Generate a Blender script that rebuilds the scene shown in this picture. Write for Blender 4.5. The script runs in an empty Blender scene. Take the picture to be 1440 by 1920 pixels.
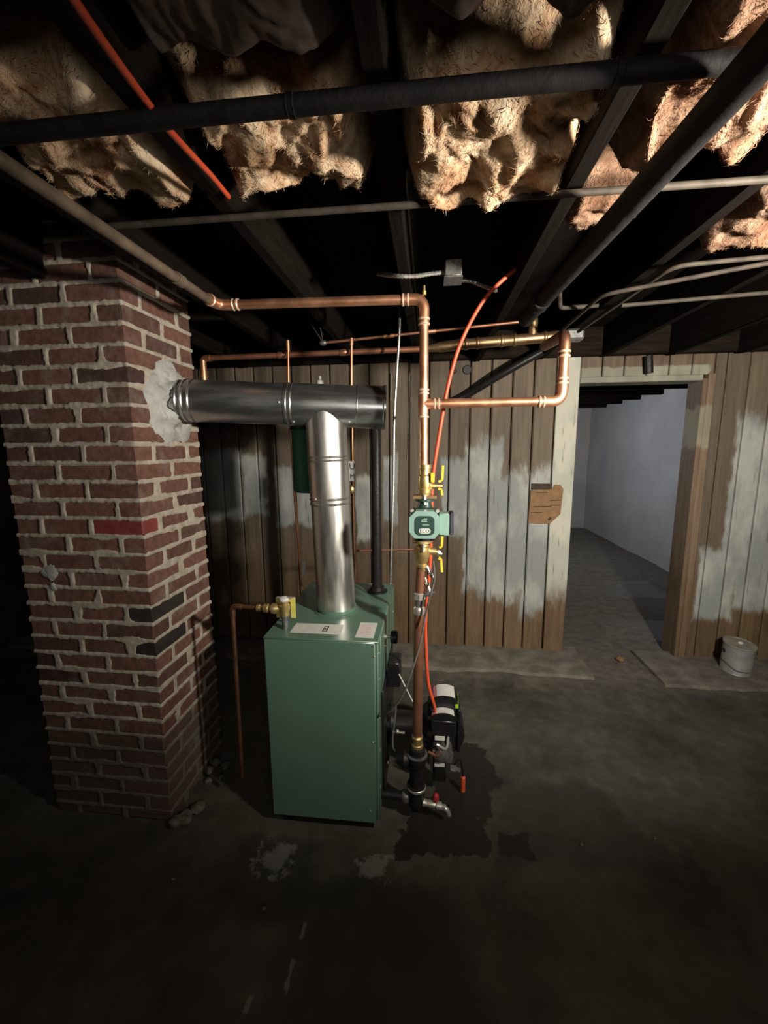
import bpy, math, random
from mathutils import Vector, Matrix, noise

# ------------------------------------------------------------------ camera, world, lamps, exposure
scn = bpy.context.scene
col = scn.collection
cam_d = bpy.data.cameras.new('camera')
cam = bpy.data.objects.new('camera', cam_d)
col.objects.link(cam)
cam_d.sensor_fit = 'HORIZONTAL'
cam_d.sensor_width = 36.0
cam_d.lens = 771.0 / 1440.0 * 36.0
cam_d.clip_start = 0.02
cam.matrix_world = (Matrix.Translation((0, 0, 1.525))
                    @ Matrix.Rotation(math.radians(6.27), 4, 'Z')
                    @ Matrix.Rotation(math.radians(90 - 8.83), 4, 'X')
                    @ Matrix.Rotation(math.radians(-0.44), 4, 'Z'))
scn.camera = cam

world = bpy.data.worlds.new('world')
scn.world = world
world.use_nodes = True
world.node_tree.nodes['Background'].inputs[0].default_value = (0.5, 0.55, 0.6, 1)
world.node_tree.nodes['Background'].inputs[1].default_value = 0.01

# hand-held work lamp to the right of the photographer, aimed at the wall
ld = bpy.data.lights.new('work_lamp', 'SPOT')
ld.energy = 255
ld.color = (1.0, 0.92, 0.79)
ld.spot_size = math.radians(145)
ld.spot_blend = 0.7
ld.shadow_soft_size = 0.05
lo = bpy.data.objects.new('work_lamp', ld)
col.objects.link(lo)
lo.location = (1.065, 0.45, 1.71)
lo.rotation_euler = Vector((-0.26, 1.0, 0.15)).to_track_quat('-Z', 'Y').to_euler()

# weak fill light added behind the photographer, set in an invented window
fd = bpy.data.lights.new('rear_fill_light', 'AREA')
fd.shape = 'RECTANGLE'
fd.size = 1.1
fd.size_y = 0.55
fd.energy = 10
fd.color = (1.0, 0.95, 0.86)
fo = bpy.data.objects.new('rear_fill_light', fd)
col.objects.link(fo)
fo.location = (0.55, -1.27, 1.62)
fo.rotation_euler = Vector((0, 1, -0.06)).to_track_quat('-Z', 'Y').to_euler()

# fill light added for the next room, set in a guessed, unseen window
wd = bpy.data.lights.new('next_room_fill', 'AREA')
wd.shape = 'RECTANGLE'
wd.size = 0.8
wd.size_y = 0.5
wd.energy = 26
wd.color = (0.90, 0.94, 1.0)
wo = bpy.data.objects.new('next_room_fill', wd)
col.objects.link(wo)
wo.location = (0.68, 5.6, 1.75)
wo.rotation_euler = Vector((1, 0, 0.12)).to_track_quat('-Z', 'Y').to_euler()

scn.view_settings.view_transform = 'Standard'
scn.view_settings.look = 'None'
scn.view_settings.gamma = 1.0
scn.view_settings.use_curve_mapping = False
scn.view_settings.exposure = 0.0

# ------------------------------------------------------------------ materials
MATS = {}


def newmat(name):
    m = bpy.data.materials.new(name)
    m.use_nodes = True
    MATS[name] = m
    nt = m.node_tree
    return m, nt, nt.nodes['Principled BSDF']


class N:
    """tiny node-graph helper"""
    def __init__(s, nt):
        s.nt = nt

    def node(s, t, **kw):
        n = s.nt.nodes.new(t)
        for k, v in kw.items():
            setattr(n, k, v)
        return n

    def put(s, sock, v):
        if hasattr(v, 'is_output'):
            s.nt.links.new(v, sock)
        else:
            sock.default_value = v

    def math(s, op, a, b=0.0, c=None, clamp=False):
        n = s.node('ShaderNodeMath', operation=op, use_clamp=clamp)
        s.put(n.inputs[0], a)
        s.put(n.inputs[1], b)
        if c is not None:
            s.put(n.inputs[2], c)
        return n.outputs[0]

    def noise(s, vec, scale=5, detail=4, rough=0.55, dist=0.0):
        n = s.node('ShaderNodeTexNoise')
        s.put(n.inputs['Vector'], vec)
        n.inputs['Scale'].default_value = scale
        n.inputs['Detail'].default_value = detail
        n.inputs['Roughness'].default_value = rough
        n.inputs['Distortion'].default_value = dist
        return n.outputs['Fac']

    def mapping(s, vec, scale=(1, 1, 1), loc=(0, 0, 0)):
        n = s.node('ShaderNodeMapping')
        s.put(n.inputs['Vector'], vec)
        n.inputs['Scale'].default_value = scale
        n.inputs['Location'].default_value = loc
        return n.outputs[0]

    def ramp(s, fac, stops):
        n = s.node('ShaderNodeValToRGB')
        s.put(n.inputs[0], fac)
        e = n.color_ramp.elements
        while len(e) < len(stops):
            e.new(0.5)
        for el, (p, c) in zip(e, stops):
            el.position = p
            el.color = (c[0], c[1], c[2], 1)
        return n.outputs[0]

    def mix(s, fac, a, b, blend='MIX'):
        n = s.node('ShaderNodeMix', data_type='RGBA', blend_type=blend)
        s.put(n.inputs[0], fac)
        for sock, v in ((n.inputs[6], a), (n.inputs[7], b)):
            s.put(sock, v if hasattr(v, 'is_output') else (v[0], v[1], v[2], 1))
        return n.outputs[2]

    def pos(s):
        return s.node('ShaderNodeNewGeometry').outputs['Position']

    def objc(s):
        return s.node('ShaderNodeTexCoord').outputs['Object']

    def rand(s):
        return s.node('ShaderNodeObjectInfo').outputs['Random']

    def sep(s, vec):
        n = s.node('ShaderNodeSeparateXYZ')
        s.put(n.inputs[0], vec)
        return n.outputs

    def smooth(s, v, a, b):
        n = s.node('ShaderNodeMapRange', interpolation_type='SMOOTHSTEP')
        s.put(n.inputs[0], v)
        n.inputs[1].default_value = a
        n.inputs[2].default_value = b
        return n.outputs[0]

    def bump(s, h, strength, dist=0.01):
        n = s.node('ShaderNodeBump')
        n.inputs['Strength'].default_value = strength
        n.inputs['Distance'].default_value = dist
        s.put(n.inputs['Height'], h)
        return n.outputs[0]


def simple(name, c1, c2=None, scale=20, rough=0.5, metal=0.0, bump=0.0, stretch=(1, 1, 1), detail=4,
           rough2=None, coat=0.0, lo_=0.35, hi=0.65, bscale=None, spec=None):
    m, nt, b = newmat(name)
    n = N(nt)
    vec = n.mapping(n.pos(), stretch)
    f = n.noise(vec, scale, detail)
    c2 = c2 or tuple(x * 0.75 for x in c1)
    b.inputs['Base Color'].default_value = (*c1, 1)
    n.put(b.inputs['Base Color'], n.ramp(f, [(lo_, c2), (hi, c1)]))
    b.inputs['Metallic'].default_value = metal
    b.inputs['Roughness'].default_value = rough
    if rough2 is not None:
        g = n.smooth(f, lo_, hi)
        n.put(b.inputs['Roughness'], n.math('MULTIPLY_ADD', g, rough - rough2, rough2))
    if bump:
        f2 = f if bscale is None else n.noise(vec, bscale, 5)
        n.put(b.inputs['Normal'], n.bump(f2, bump))
    if coat:
        b.inputs['Coat Weight'].default_value = coat
        b.inputs['Coat Roughness'].default_value = 0.2
    if spec is not None:
        b.inputs['Specular IOR Level'].default_value = spec
    return m


def blobs(n, x, z, boxes, amp, nf):
    """union of soft boxes in a plane, its rim broken up by noise; about 0..1"""
    out = None
    for (x0, x1, z0, z1) in boxes:
        dx = n.math('DIVIDE', n.math('ABSOLUTE', n.math('SUBTRACT', x, (x0 + x1) / 2)), (x1 - x0) / 2)
        dz = n.math('DIVIDE', n.math('ABSOLUTE', n.math('SUBTRACT', z, (z0 + z1) / 2)), (z1 - z0) / 2)
        m = n.math('SUBTRACT', 1.0, n.math('MAXIMUM', dx, dz))
        out = m if out is None else n.math('MAXIMUM', out, m)
    return n.math('ADD', out, n.math('MULTIPLY', n.math('SUBTRACT', nf, 0.5), amp))


# metals, plastics
simple('copper', (0.90, 0.47, 0.29), (0.74, 0.35, 0.20), 14, 0.46, 0.9, rough2=0.36)
simple('copper_dull', (0.34, 0.17, 0.10), (0.20, 0.10, 0.06), 18, 0.48, 0.9)
simple('copper_brown', (0.40, 0.18, 0.11), (0.30, 0.13, 0.08), 16, 0.48, 0.75)
simple('bronze_old', (0.42, 0.28, 0.15), (0.24, 0.15, 0.08), 25, 0.42, 0.9)
simple('solder', (0.86, 0.68, 0.52), (0.74, 0.50, 0.34), 60, 0.38, 0.55, bump=0.2)
simple('brass', (0.85, 0.66, 0.30), (0.66, 0.47, 0.19), 30, 0.40, 0.9)
simple('chrome', (0.78, 0.75, 0.69), (0.60, 0.57, 0.52), 30, 0.34, 0.75)
simple('galvanised', (0.74, 0.72, 0.68), (0.62, 0.60, 0.57), 9, 0.42, 0.95, stretch=(3, 3, 0.4), rough2=0.30)
simple('galvanised_h', (0.54, 0.55, 0.555), (0.42, 0.43, 0.435), 9, 0.36, 0.95, stretch=(0.4, 3, 3), rough2=0.26)
simple('steel_cable', (0.42, 0.41, 0.39), (0.26, 0.25, 0.24), 90, 0.4, 0.8)
simple('grey_pipe', (0.066, 0.052, 0.040), (0.034, 0.027, 0.021), 22, 0.65, 0.0, spec=0.25)
simple('tan_pipe', (0.17, 0.125, 0.085), (0.09, 0.065, 0.045), 16, 0.6, 0.1)
simple('black_iron', (0.016, 0.015, 0.016), (0.010, 0.009, 0.010), 40, 0.42, 0.0, bump=0.15, spec=0.3)
simple('cast_iron_old', (0.016, 0.014, 0.0145), (0.010, 0.009, 0.009), 30, 0.7, 0.0, bump=0.3, spec=0.2)
simple('black_paint', (0.012, 0.012, 0.013), (0.008, 0.008, 0.009), 40, 0.33)
simple('grey_metal', (0.22, 0.22, 0.22), (0.12, 0.12, 0.12), 50, 0.42, 0.6)
simple('green_enamel', (0.098, 0.180, 0.134), (0.090, 0.166, 0.124), 6, 0.36, 0.0, coat=0.2)
simple('green_tank', (0.022, 0.135, 0.085), (0.018, 0.115, 0.072), 6, 0.45)
simple('pump_green', (0.20, 0.325, 0.285), (0.185, 0.30, 0.265), 20, 0.42)
simple('pump_dark', (0.018, 0.050, 0.040), (0.014, 0.040, 0.032), 20, 0.38)
simple('pump_print', (0.20, 0.33, 0.24), (0.18, 0.30, 0.22), 20, 0.5)
simple('violet_black', (0.045, 0.040, 0.060), (0.035, 0.03, 0.05), 20, 0.5)
simple('yellow_plastic', (0.66, 0.52, 0.035), (0.58, 0.45, 0.03), 20, 0.45)
simple('yellow_tag', (0.62, 0.56, 0.14), (0.52, 0.46, 0.10), 30, 0.55)
simple('white_label', (0.62, 0.61, 0.58), (0.54, 0.53, 0.51), 30, 0.5)
simple('pink_label', (0.62, 0.22, 0.26), (0.55, 0.18, 0.22), 30, 0.5)
simple('lime_label', (0.45, 0.75, 0.05), (0.20, 0.42, 0.03), 220, 0.5)
simple('print_black', (0.02, 0.02, 0.022), (0.015, 0.015, 0.015), 30, 0.5)
simple('white_plastic', (0.66, 0.66, 0.63), (0.55, 0.55, 0.52), 20, 0.4)
simple('red_plastic', (0.36, 0.03, 0.03), (0.28, 0.02, 0.02), 20, 0.4)
simple('orange_tube', (0.66, 0.095, 0.035), (0.56, 0.07, 0.028), 12, 0.42)
simple('grey_cord', (0.10, 0.095, 0.09), (0.07, 0.066, 0.06), 30, 0.5)
simple('plaster', (0.46, 0.46, 0.44), (0.30, 0.30, 0.285), 16, 0.85, bump=0.5, bscale=60)
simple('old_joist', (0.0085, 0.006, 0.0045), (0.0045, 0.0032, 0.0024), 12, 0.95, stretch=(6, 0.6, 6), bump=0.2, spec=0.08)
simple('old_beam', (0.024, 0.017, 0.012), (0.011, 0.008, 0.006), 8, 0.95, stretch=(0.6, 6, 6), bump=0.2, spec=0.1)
simple('kraft_paper', (0.068, 0.042, 0.028), (0.022, 0.0135, 0.009), 9, 0.8, bump=0.5)
simple('cardboard', (0.30, 0.175, 0.085), (0.235, 0.13, 0.06), 30, 0.8)
simple('soot_wall', (0.045, 0.037, 0.03), (0.026, 0.021, 0.017), 5, 0.9, bump=0.3)
simple('next_room_wall', (0.40, 0.39, 0.39), (0.33, 0.325, 0.325), 1.6, 0.9, bump=0.12, bscale=9)
simple('can_metal', (0.42, 0.43, 0.42), (0.30, 0.31, 0.31), 16, 0.45, 0.4)
simple('can_lid', (0.36, 0.34, 0.29), (0.24, 0.22, 0.19), 25, 0.55, 0.2)

# wood boards with what is left of white paint
def board_mat(name, boxes, wood_a, wood_b, paint, paint_b, amp=0.8):
    m, nt, b = newmat(name)
    n = N(nt)
    p = n.pos()
    s = n.sep(p)
    grain = n.noise(n.mapping(p, (26, 26, 1.6)), 1.5, 6, 0.6, 0.6)
    big = n.noise(n.mapping(p, (2.2, 2.2, 1.3)), 1.0, 3)
    low = n.smooth(s[2], 0.95, 0.35)
    wa = n.mix(low, wood_a, wood_b)
    wood = n.mix(n.smooth(grain, 0.25, 0.72), n.mix(1.0, wa, (0.62, 0.60, 0.58), 'MULTIPLY'), wa)
    tint = n.math('MULTIPLY_ADD', n.rand(), 0.42, 0.78)
    wood = n.mix(1.0, wood, n.ramp(tint, [(0.0, (0, 0, 0)), (1.0, (1, 1, 1))]), 'MULTIPLY')
    wood = n.mix(n.smooth(big, 0.52, 0.66), wood, n.mix(1.0, wood, (0.70, 0.66, 0.62), 'MULTIPLY'))
    nz = n.noise(n.mapping(p, (1.0, 1.0, 0.42)), 9, 7, 0.62)
    msk = n.smooth(blobs(n, s[0], s[2], boxes, amp, nz), 0.0, 0.22)
    worn = n.noise(n.mapping(p, (1, 1, 0.5)), 5.5, 5)
    pc = n.mix(n.smooth(worn, 0.40, 0.62), paint_b, paint)
    scr = n.noise(n.mapping(p, (70, 70, 5)), 1.0, 4)
    msk = n.math('MULTIPLY', msk, n.smooth(scr, 0.22, 0.40))
    c = n.mix(msk, wood, pc)
    n.put(b.inputs['Base Color'], c)
    b.inputs['Roughness'].default_value = 0.68
    h = n.math('MULTIPLY_ADD', msk, 0.35, grain)
    n.put(b.inputs['Normal'], n.bump(h, 0.30, 0.004))
    return m


board_mat('painted_planks',
          [(0.24, 0.53, 0.40, 1.62), (0.08, 0.32, 0.86, 1.46), (0.40, 0.78, 0.38, 1.38), (0.66, 0.95, 0.24, 1.44),
           (-1.75, -1.40, 0.95, 1.55), (-1.42, -1.20, 1.0, 1.50), (-1.18, -0.80, 0.92, 1.42), (-0.55, -0.38, 0.8, 1.35),
           (-0.34, -0.22, 0.95, 1.5),
           (1.86, 2.14, 0.28, 0.84), (2.0, 2.3, 0.5, 1.75), (2.10, 2.45, 0.36, 0.9)],
          (0.190, 0.146, 0.104), (0.185, 0.120, 0.066), (0.42, 0.43, 0.405), (0.27, 0.29, 0.285))
board_mat('painted_casing',
          [(0.80, 1.06, 0.34, 2.6)], (0.19, 0.135, 0.09), (0.17, 0.105, 0.06), (0.58, 0.57, 0.48), (0.46, 0.47, 0.41), 0.45)
board_mat('bare_casing',
          [(1.70, 1.92, 1.5, 1.8)], (0.25, 0.175, 0.115), (0.20, 0.13, 0.08), (0.30, 0.27, 0.20), (0.24, 0.21, 0.16), 1.0)
board_mat('header_boards',
          [(0.9, 1.85, 1.93, 2.05)], (0.20, 0.145, 0.10), (0.2, 0.14, 0.09), (0.34, 0.33, 0.26), (0.25, 0.24, 0.19), 1.2)

# brick
m, nt, b = newmat('brick')
n = N(nt)
p = n.pos()
r = n.rand()
c = n.ramp(r, [(0.0, (0.060, 0.030, 0.025)), (0.06, (0.105, 0.052, 0.040)), (0.30, (0.165, 0.078, 0.057)),
               (0.6, (0.195, 0.092, 0.067)), (0.95, (0.155, 0.070, 0.054))])
f = n.noise(p, 38, 6, 0.65)
c = n.mix(n.smooth(f, 0.30, 0.70), n.mix(1.0, c, (0.60, 0.58, 0.56), 'MULTIPLY'), c)
dust = n.noise(p, 9, 6, 0.6)
c = n.mix(n.math('MULTIPLY', n.smooth(dust, 0.52, 0.78), 0.42), c, (0.30, 0.27, 0.24))
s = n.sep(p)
foot_dark = n.smooth(n.math('ADD', s[2], n.math('MULTIPLY', n.noise(p, 4, 4), -0.5)), 0.20, 0.02)  # brick darkens towards the foot, upper edge broken by noise
c = n.mix(n.math('MULTIPLY', foot_dark, 0.65), c, (0.050, 0.036, 0.028))
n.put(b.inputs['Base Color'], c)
b.inputs['Roughness'].default_value = 0.88
n.put(b.inputs['Normal'], n.bump(f, 0.5, 0.006))
simple('brick_red', (0.22, 0.040, 0.038), (0.17, 0.028, 0.028), 30, 0.75, bump=0.3)
simple('brick_black', (0.030, 0.022, 0.018), (0.018, 0.013, 0.011), 30, 0.85, bump=0.3)

# mortar
m, nt, b = newmat('mortar')
n = N(nt)
p = n.pos()
s = n.sep(p)
f = n.noise(p, 22, 7, 0.7)
c = n.ramp(f, [(0.30, (0.25, 0.21, 0.165)), (0.55, (0.42, 0.375, 0.31)), (0.75, (0.50, 0.465, 0.40))])
foot_dark = n.smooth(n.math('ADD', s[2], n.math('MULTIPLY', n.noise(p, 4, 4), -0.5)), 0.26, 0.04)  # mortar darkens towards the foot like the brick
c = n.mix(n.math('MULTIPLY', foot_dark, 0.85), c, (0.060, 0.046, 0.036))
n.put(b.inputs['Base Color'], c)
b.inputs['Roughness'].default_value = 0.92
n.put(b.inputs['Normal'], n.bump(f, 0.5, 0.004))

# fibreglass, a yellower and a browner kind
def fibre(name, stops):
    m, nt, b = newmat(name)
    n = N(nt)
    p = n.pos()
    f = n.noise(p, 11, 5, 0.6, 0.8)
    f2 = n.noise(p, 34, 6, 0.7, 1.2)
    c = n.ramp(f, stops)
    c = n.mix(n.smooth(f2, 0.32, 0.60), n.mix(1.0, c, (0.72, 0.64, 0.57), 'MULTIPLY'), c)
    n.put(b.inputs['Base Color'], c)
    b.inputs['Roughness'].default_value = 0.95
    b.inputs['Specular IOR Level'].default_value = 0.05
    n.put(b.inputs['Normal'], n.bump(n.math('ADD', f2, n.noise(p, 70, 5)), 0.45, 0.012))


fibre('fibreglass', [(0.28, (0.30, 0.14, 0.075)), (0.40, (0.52, 0.33, 0.20)), (0.54, (0.64, 0.48, 0.33)), (0.72, (0.74, 0.62, 0.46))])
fibre('fibreglass_brown', [(0.30, (0.13, 0.062, 0.036)), (0.44, (0.25, 0.145, 0.095)), (0.58, (0.33, 0.215, 0.15)), (0.74, (0.42, 0.30, 0.22))])

# concrete floor, damp, with wet stains
m, nt, b = newmat('damp_concrete')
n = N(nt)
p = n.pos()
s = n.sep(p)
f = n.noise(p, 2.6, 8, 0.62)
g = n.noise(p, 14, 6, 0.6)
c = n.ramp(f, [(0.32, (0.044, 0.042, 0.034)), (0.50, (0.088, 0.082, 0.064)), (0.66, (0.120, 0.112, 0.089))])
c = n.mix(n.smooth(g, 0.35, 0.75), n.mix(1.0, c, (0.72, 0.72, 0.72), 'MULTIPLY'), c)
nz = n.noise(p, 5, 6, 0.6)
edge = n.math('ADD', s[1], n.math('MULTIPLY', n.math('SUBTRACT', nz, 0.5), 0.5))
dry = n.smooth(edge, 2.45, 2.75)
c = n.mix(dry, c, n.ramp(g, [(0.3, (0.095, 0.086, 0.072)), (0.7, (0.175, 0.16, 0.135))]))
wet = n.smooth(blobs(n, s[0], s[1], [(-0.10, 0.28, 1.33, 1.66), (0.0, 0.34, 1.43, 2.0), (0.26, 0.42, 1.36, 1.50)],
                     1.9, nz), 0.14, 0.20)
dampz = n.smooth(blobs(n, s[0], s[1], [(-0.50, 0.30, 0.7, 1.30), (-0.85, -0.30, 1.05, 1.42), (0.2, 0.9, 1.3, 1.8)], 2.2, n.noise(p, 3.2, 5)), 0.05, 0.55)
c = n.mix(n.math('MULTIPLY', dampz, 0.6), c, (0.022, 0.021, 0.020))
c = n.mix(n.math('MULTIPLY', wet, 0.88), c, (0.013, 0.012, 0.011))
pale = n.smooth(blobs(n, s[0], s[1], [(-0.66, -0.46, 1.17, 1.40), (-0.28, -0.10, 1.22, 1.36), (-0.400, -0.376, 1.00, 1.11), (-0.404, -0.384, 0.90, 1.0), (-0.50, -0.475, 0.84, 0.90)], 2.6, n.noise(p, 16, 6, 0.7)), 0.35, 0.60)
c = n.mix(n.math('MULTIPLY', pale, 0.8), c, (0.20, 0.20, 0.18))
n.put(b.inputs['Base Color'], c)
wet2 = n.smooth(blobs(n, s[0], s[1], [(1.2, 2.3, 3.25, 3.75), (1.3, 2.6, 4.2, 4.9)], 0.9, n.noise(p, 2.2, 4)), 0.1, 0.3)
n.put(b.inputs['Roughness'], n.math('SUBTRACT', n.math('MULTIPLY_ADD', g, 0.25, 0.60), n.math('MAXIMUM', n.math('MULTIPLY', wet, 0.25), n.math('MULTIPLY', wet2, 0.45))))
n.put(b.inputs['Normal'], n.bump(n.math('ADD', f, n.math('MULTIPLY', g, 0.4)), 0.35, 0.02))
b.inputs['Specular IOR Level'].default_value = 0.35

simple('ledge_concrete', (0.20, 0.185, 0.155), (0.11, 0.10, 0.084), 9, 0.85, bump=0.5, bscale=30)
simple('crumbly_mortar', (0.16, 0.15, 0.12), (0.06, 0.055, 0.045), 40, 0.95, bump=0.6)


# ------------------------------------------------------------------ mesh helpers
class MB:
    def __init__(s):
        s.v = []
        s.f = []

    def add(s, vs, fs):
        k = len(s.v)
        s.v += [tuple(v) for v in vs]
        s.f += [tuple(i + k for i in f) for f in fs]
        return s

    def box(s, x0, x1, y0, y1, z0, z1):
        return s.add([(x0, y0, z0), (x1, y0, z0), (x1, y1, z0), (x0, y1, z0), (x0, y0, z1), (x1, y0, z1), (x1, y1, z1), (x0, y1, z1)],
                     [(0, 3, 2, 1), (4, 5, 6, 7), (0, 1, 5, 4), (1, 2, 6, 5), (2, 3, 7, 6), (3, 0, 4, 7)])

    def rbox(s, x0, x1, y0, y1, z0, z1, r=0.004):
        """box with chamfered edges"""
        r = min(r, (x1 - x0) / 2.01, (y1 - y0) / 2.01, (z1 - z0) / 2.01)
        c = Vector(((x0 + x1) / 2, (y0 + y1) / 2, (z0 + z1) / 2))
        h = Vector((x1 - x0, y1 - y0, z1 - z0)) / 2
        vs = []
        idx = {}
        for sx in (-1, 1):
            for sy in (-1, 1):
                for sz in (-1, 1):
                    for a in range(3):
                        d = Vector((sx * (h.x - (r if a != 0 else 0)), sy * (h.y - (r if a != 1 else 0)), sz * (h.z - (r if a != 2 else 0))))
                        idx[(sx, sy, sz, a)] = len(vs)
                        vs.append(c + d)
        fs = []
        sg = (-1, 1)
        for q in sg:
            for a in range(3):
                u, w = (a + 1) % 3, (a + 2) % 3
                def key(su, sw):
                    k = [0, 0, 0]
                    k[a] = q
                    k[u] = su
                    k[w] = sw
                    return idx[(k[0], k[1], k[2], a)]
                loop = [key(-1, -1), key(1, -1), key(1, 1), key(-1, 1)]
                fs.append(loop if q > 0 else loop[::-1])
        for a in range(3):
            u, w = (a + 1) % 3, (a + 2) % 3
            for su in sg:
                for sw in sg:
                    def kk(sa, which):
                        k = [0, 0, 0]
                        k[a] = sa
                        k[u] = su
                        k[w] = sw
                        return idx[(k[0], k[1], k[2], which)]
                    loop = [kk(-1, u), kk(1, u), kk(1, w), kk(-1, w)]
                    fs.append(loop if su * sw < 0 else loop[::-1])
        for sx in sg:
            for sy in sg:
                for sz in sg:
                    t = [idx[(sx, sy, sz, 0)], idx[(sx, sy, sz, 1)], idx[(sx, sy, sz, 2)]]
                    fs.append(t if sx * sy * sz > 0 else t[::-1])
        return s.add(vs, fs)

    def tube(s, pts, r, n=12, caps=True, radii=None):
        pts = [Vector(p) for p in pts]
        k = len(pts)
        t0 = (pts[1] - pts[0]).normalized()
        ref = Vector((0, 0, 1)) if abs(t0.z) < 0.9 else Vector((1, 0, 0))
        u = t0.cross(ref).normalized()
        vs, fs = [], []
        prev = t0
        for i, p in enumerate(pts):
            a = (pts[i] - pts[i - 1]).normalized() if i else t0
            c = (pts[i + 1] - pts[i]).normalized() if i < k - 1 else a
            t = (a + c)
            t = t.normalized() if t.length > 1e-6 else a
            q = prev.rotation_difference(t)
            u = (q @ u)
            u = (u - t * u.dot(t)).normalized()
            prev = t
            w = t.cross(u)
            rr = radii[i] if radii else r
            for j in range(n):
                th = 2 * math.pi * j / n
                vs.append(p + (u * math.cos(th) + w * math.sin(th)) * rr)
        for i in range(k - 1):
            for j in range(n):
                j2 = (j + 1) % n
                fs.append((i * n + j, i * n + j2, (i + 1) * n + j2, (i + 1) * n + j))
        if caps:
            fs.append(tuple(range(n))[::-1])
            fs.append(tuple((k - 1) * n + j for j in range(n)))
        return s.add(vs, fs)

    def cyl(s, p0, p1, r, n=20, r1=None):
        return s.tube([p0, p1], r, n, True, [r, r if r1 is None else r1])

    def lathe(s, p0, axis, prof, n=24):
        """prof: list of (distance along axis, radius)"""
        p0 = Vector(p0)
        a = Vector(axis).normalized()
        return s.tube([p0 + a * d for d, _ in prof], 0, n, True, [q for _, q in prof]) if all(prof[i][0] < prof[i + 1][0] for i in range(len(prof) - 1)) else s._lathe(p0, a, prof, n)

    def _lathe(s, p0, a, prof, n):
        ref = Vector((0, 0, 1)) if abs(a.z) < 0.9 else Vector((1, 0, 0))
        u = a.cross(ref).normalized()
        w = a.cross(u)
        vs, fs = [], []
        for d, q in prof:
            for j in range(n):
                th = 2 * math.pi * j / n
                vs.append(p0 + a * d + (u * math.cos(th) + w * math.sin(th)) * q)
        for i in range(len(prof) - 1):
            for j in range(n):
                j2 = (j + 1) % n
                fs.append((i * n + j, i * n + j2, (i + 1) * n + j2, (i + 1) * n + j))
        fs.append(tuple(range(n))[::-1])
        fs.append(tuple((len(prof) - 1) * n + j for j in range(n)))
        return s.add(vs, fs)

    def prism(s, poly, vec):
        """polygon of 3D points extruded along vec"""
        k = len(poly)
        vec = Vector(vec)
        vs = [Vector(p) for p in poly] + [Vector(p) + vec for p in poly]
        fs = [tuple(range(k))[::-1], tuple(range(k, 2 * k))]
        for i in range(k):
            j = (i + 1) % k
            fs.append((i, j, k + j, k + i))
        return s.add(vs, fs)

    def ball(s, c, rx, ry=None, rz=None, n=10, m_=6):
        ry = ry or rx
        rz = rz or rx
        c = Vector(c)
        vs, fs = [], []
        for i in range(1, m_):
            ph = math.pi * i / m_
            for j in range(n):
                th = 2 * math.pi * j / n
                vs.append(c + Vector((rx * math.sin(ph) * math.cos(th), ry * math.sin(ph) * math.sin(th), rz * math.cos(ph))))
        top, bot = len(vs), len(vs) + 1
        vs += [c + Vector((0, 0, rz)), c - Vector((0, 0, rz))]
        for i in range(m_ - 2):
            for j in range(n):
                j2 = (j + 1) % n
                fs.append((i * n + j, (i + 1) * n + j, (i + 1) * n + j2, i * n + j2))
        for j in range(n):
            j2 = (j + 1) % n
            fs.append((top, j, j2))
            fs.append((bot, (m_ - 2) * n + j2, (m_ - 2) * n + j))
        return s.add(vs, fs)


BASE = {}


def obj(name, mb, mat, parent=None, angle=38, base=None):
    """one mesh object; coordinates in mb are world coordinates"""
    off = Vector(BASE[parent.name]) if parent is not None else Vector(base or (0, 0, 0))
    me = bpy.data.meshes.new(name)
    me.from_pydata([tuple(Vector(v) - off) for v in mb.v], [], mb.f)
    me.polygons.foreach_set('use_smooth', [True] * len(me.polygons))
    me.set_sharp_from_angle(angle=math.radians(angle))
    me.materials.append(MATS[mat])
    me.update()
    o = bpy.data.objects.new(name, me)
    col.objects.link(o)
    if parent is not None:
        o.parent = parent
    else:
        o.location = off
    BASE[o.name] = tuple(off)
    return o


def tag(o, label, cat, group=None, kind=None):
    o['label'] = label
    o['category'] = cat
    if group:
        o['group'] = group
    if kind:
        o['kind'] = kind
    return o


def thing(name, label, cat, loc, group=None):
    o = bpy.data.objects.new(name, None)
    o.empty_display_size = 0.05
    col.objects.link(o)
    o.location = loc
    BASE[o.name] = tuple(loc)
    return tag(o, label, cat, group)


def struct(name, mb, mat, parent=None, angle=38):
    o = obj(name, mb, mat, parent, angle)
    if parent is None:
        o['kind'] = 'structure'
    return o


def bend(pts, r=0.03, n=6):
    """round the corners of a polyline"""
    pts = [Vector(p) for p in pts]
    out = [pts[0]]
    for i in range(1, len(pts) - 1):
        a, b_, c_ = pts[i - 1], pts[i], pts[i + 1]
        d1, d2 = a - b_, c_ - b_
        rr = min(r, d1.length * 0.49, d2.length * 0.49)
        p0, p1 = b_ + d1.normalized() * rr, b_ + d2.normalized() * rr
        for k in range(n + 1):
            t = k / n
            out.append(p0 * (1 - t) ** 2 + b_ * 2 * t * (1 - t) + p1 * t ** 2)
    out.append(pts[-1])
    return out


def spline(pts, n=8):
    pts = [Vector(p) for p in pts]
    P = [pts[0] * 2 - pts[1]] + pts + [pts[-1] * 2 - pts[-2]]
    out = []
    for i in range(1, len(P) - 2):
        p0, p1, p2, p3 = P[i - 1:i + 3]
        for k in range(n):
            t = k / n
            out.append(0.5 * ((2 * p1) + (p2 - p0) * t + (2 * p0 - 5 * p1 + 4 * p2 - p3) * t * t + (3 * p1 - p0 - 3 * p2 + p3) * t ** 3))
    out.append(pts[-1])
    return out


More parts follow.
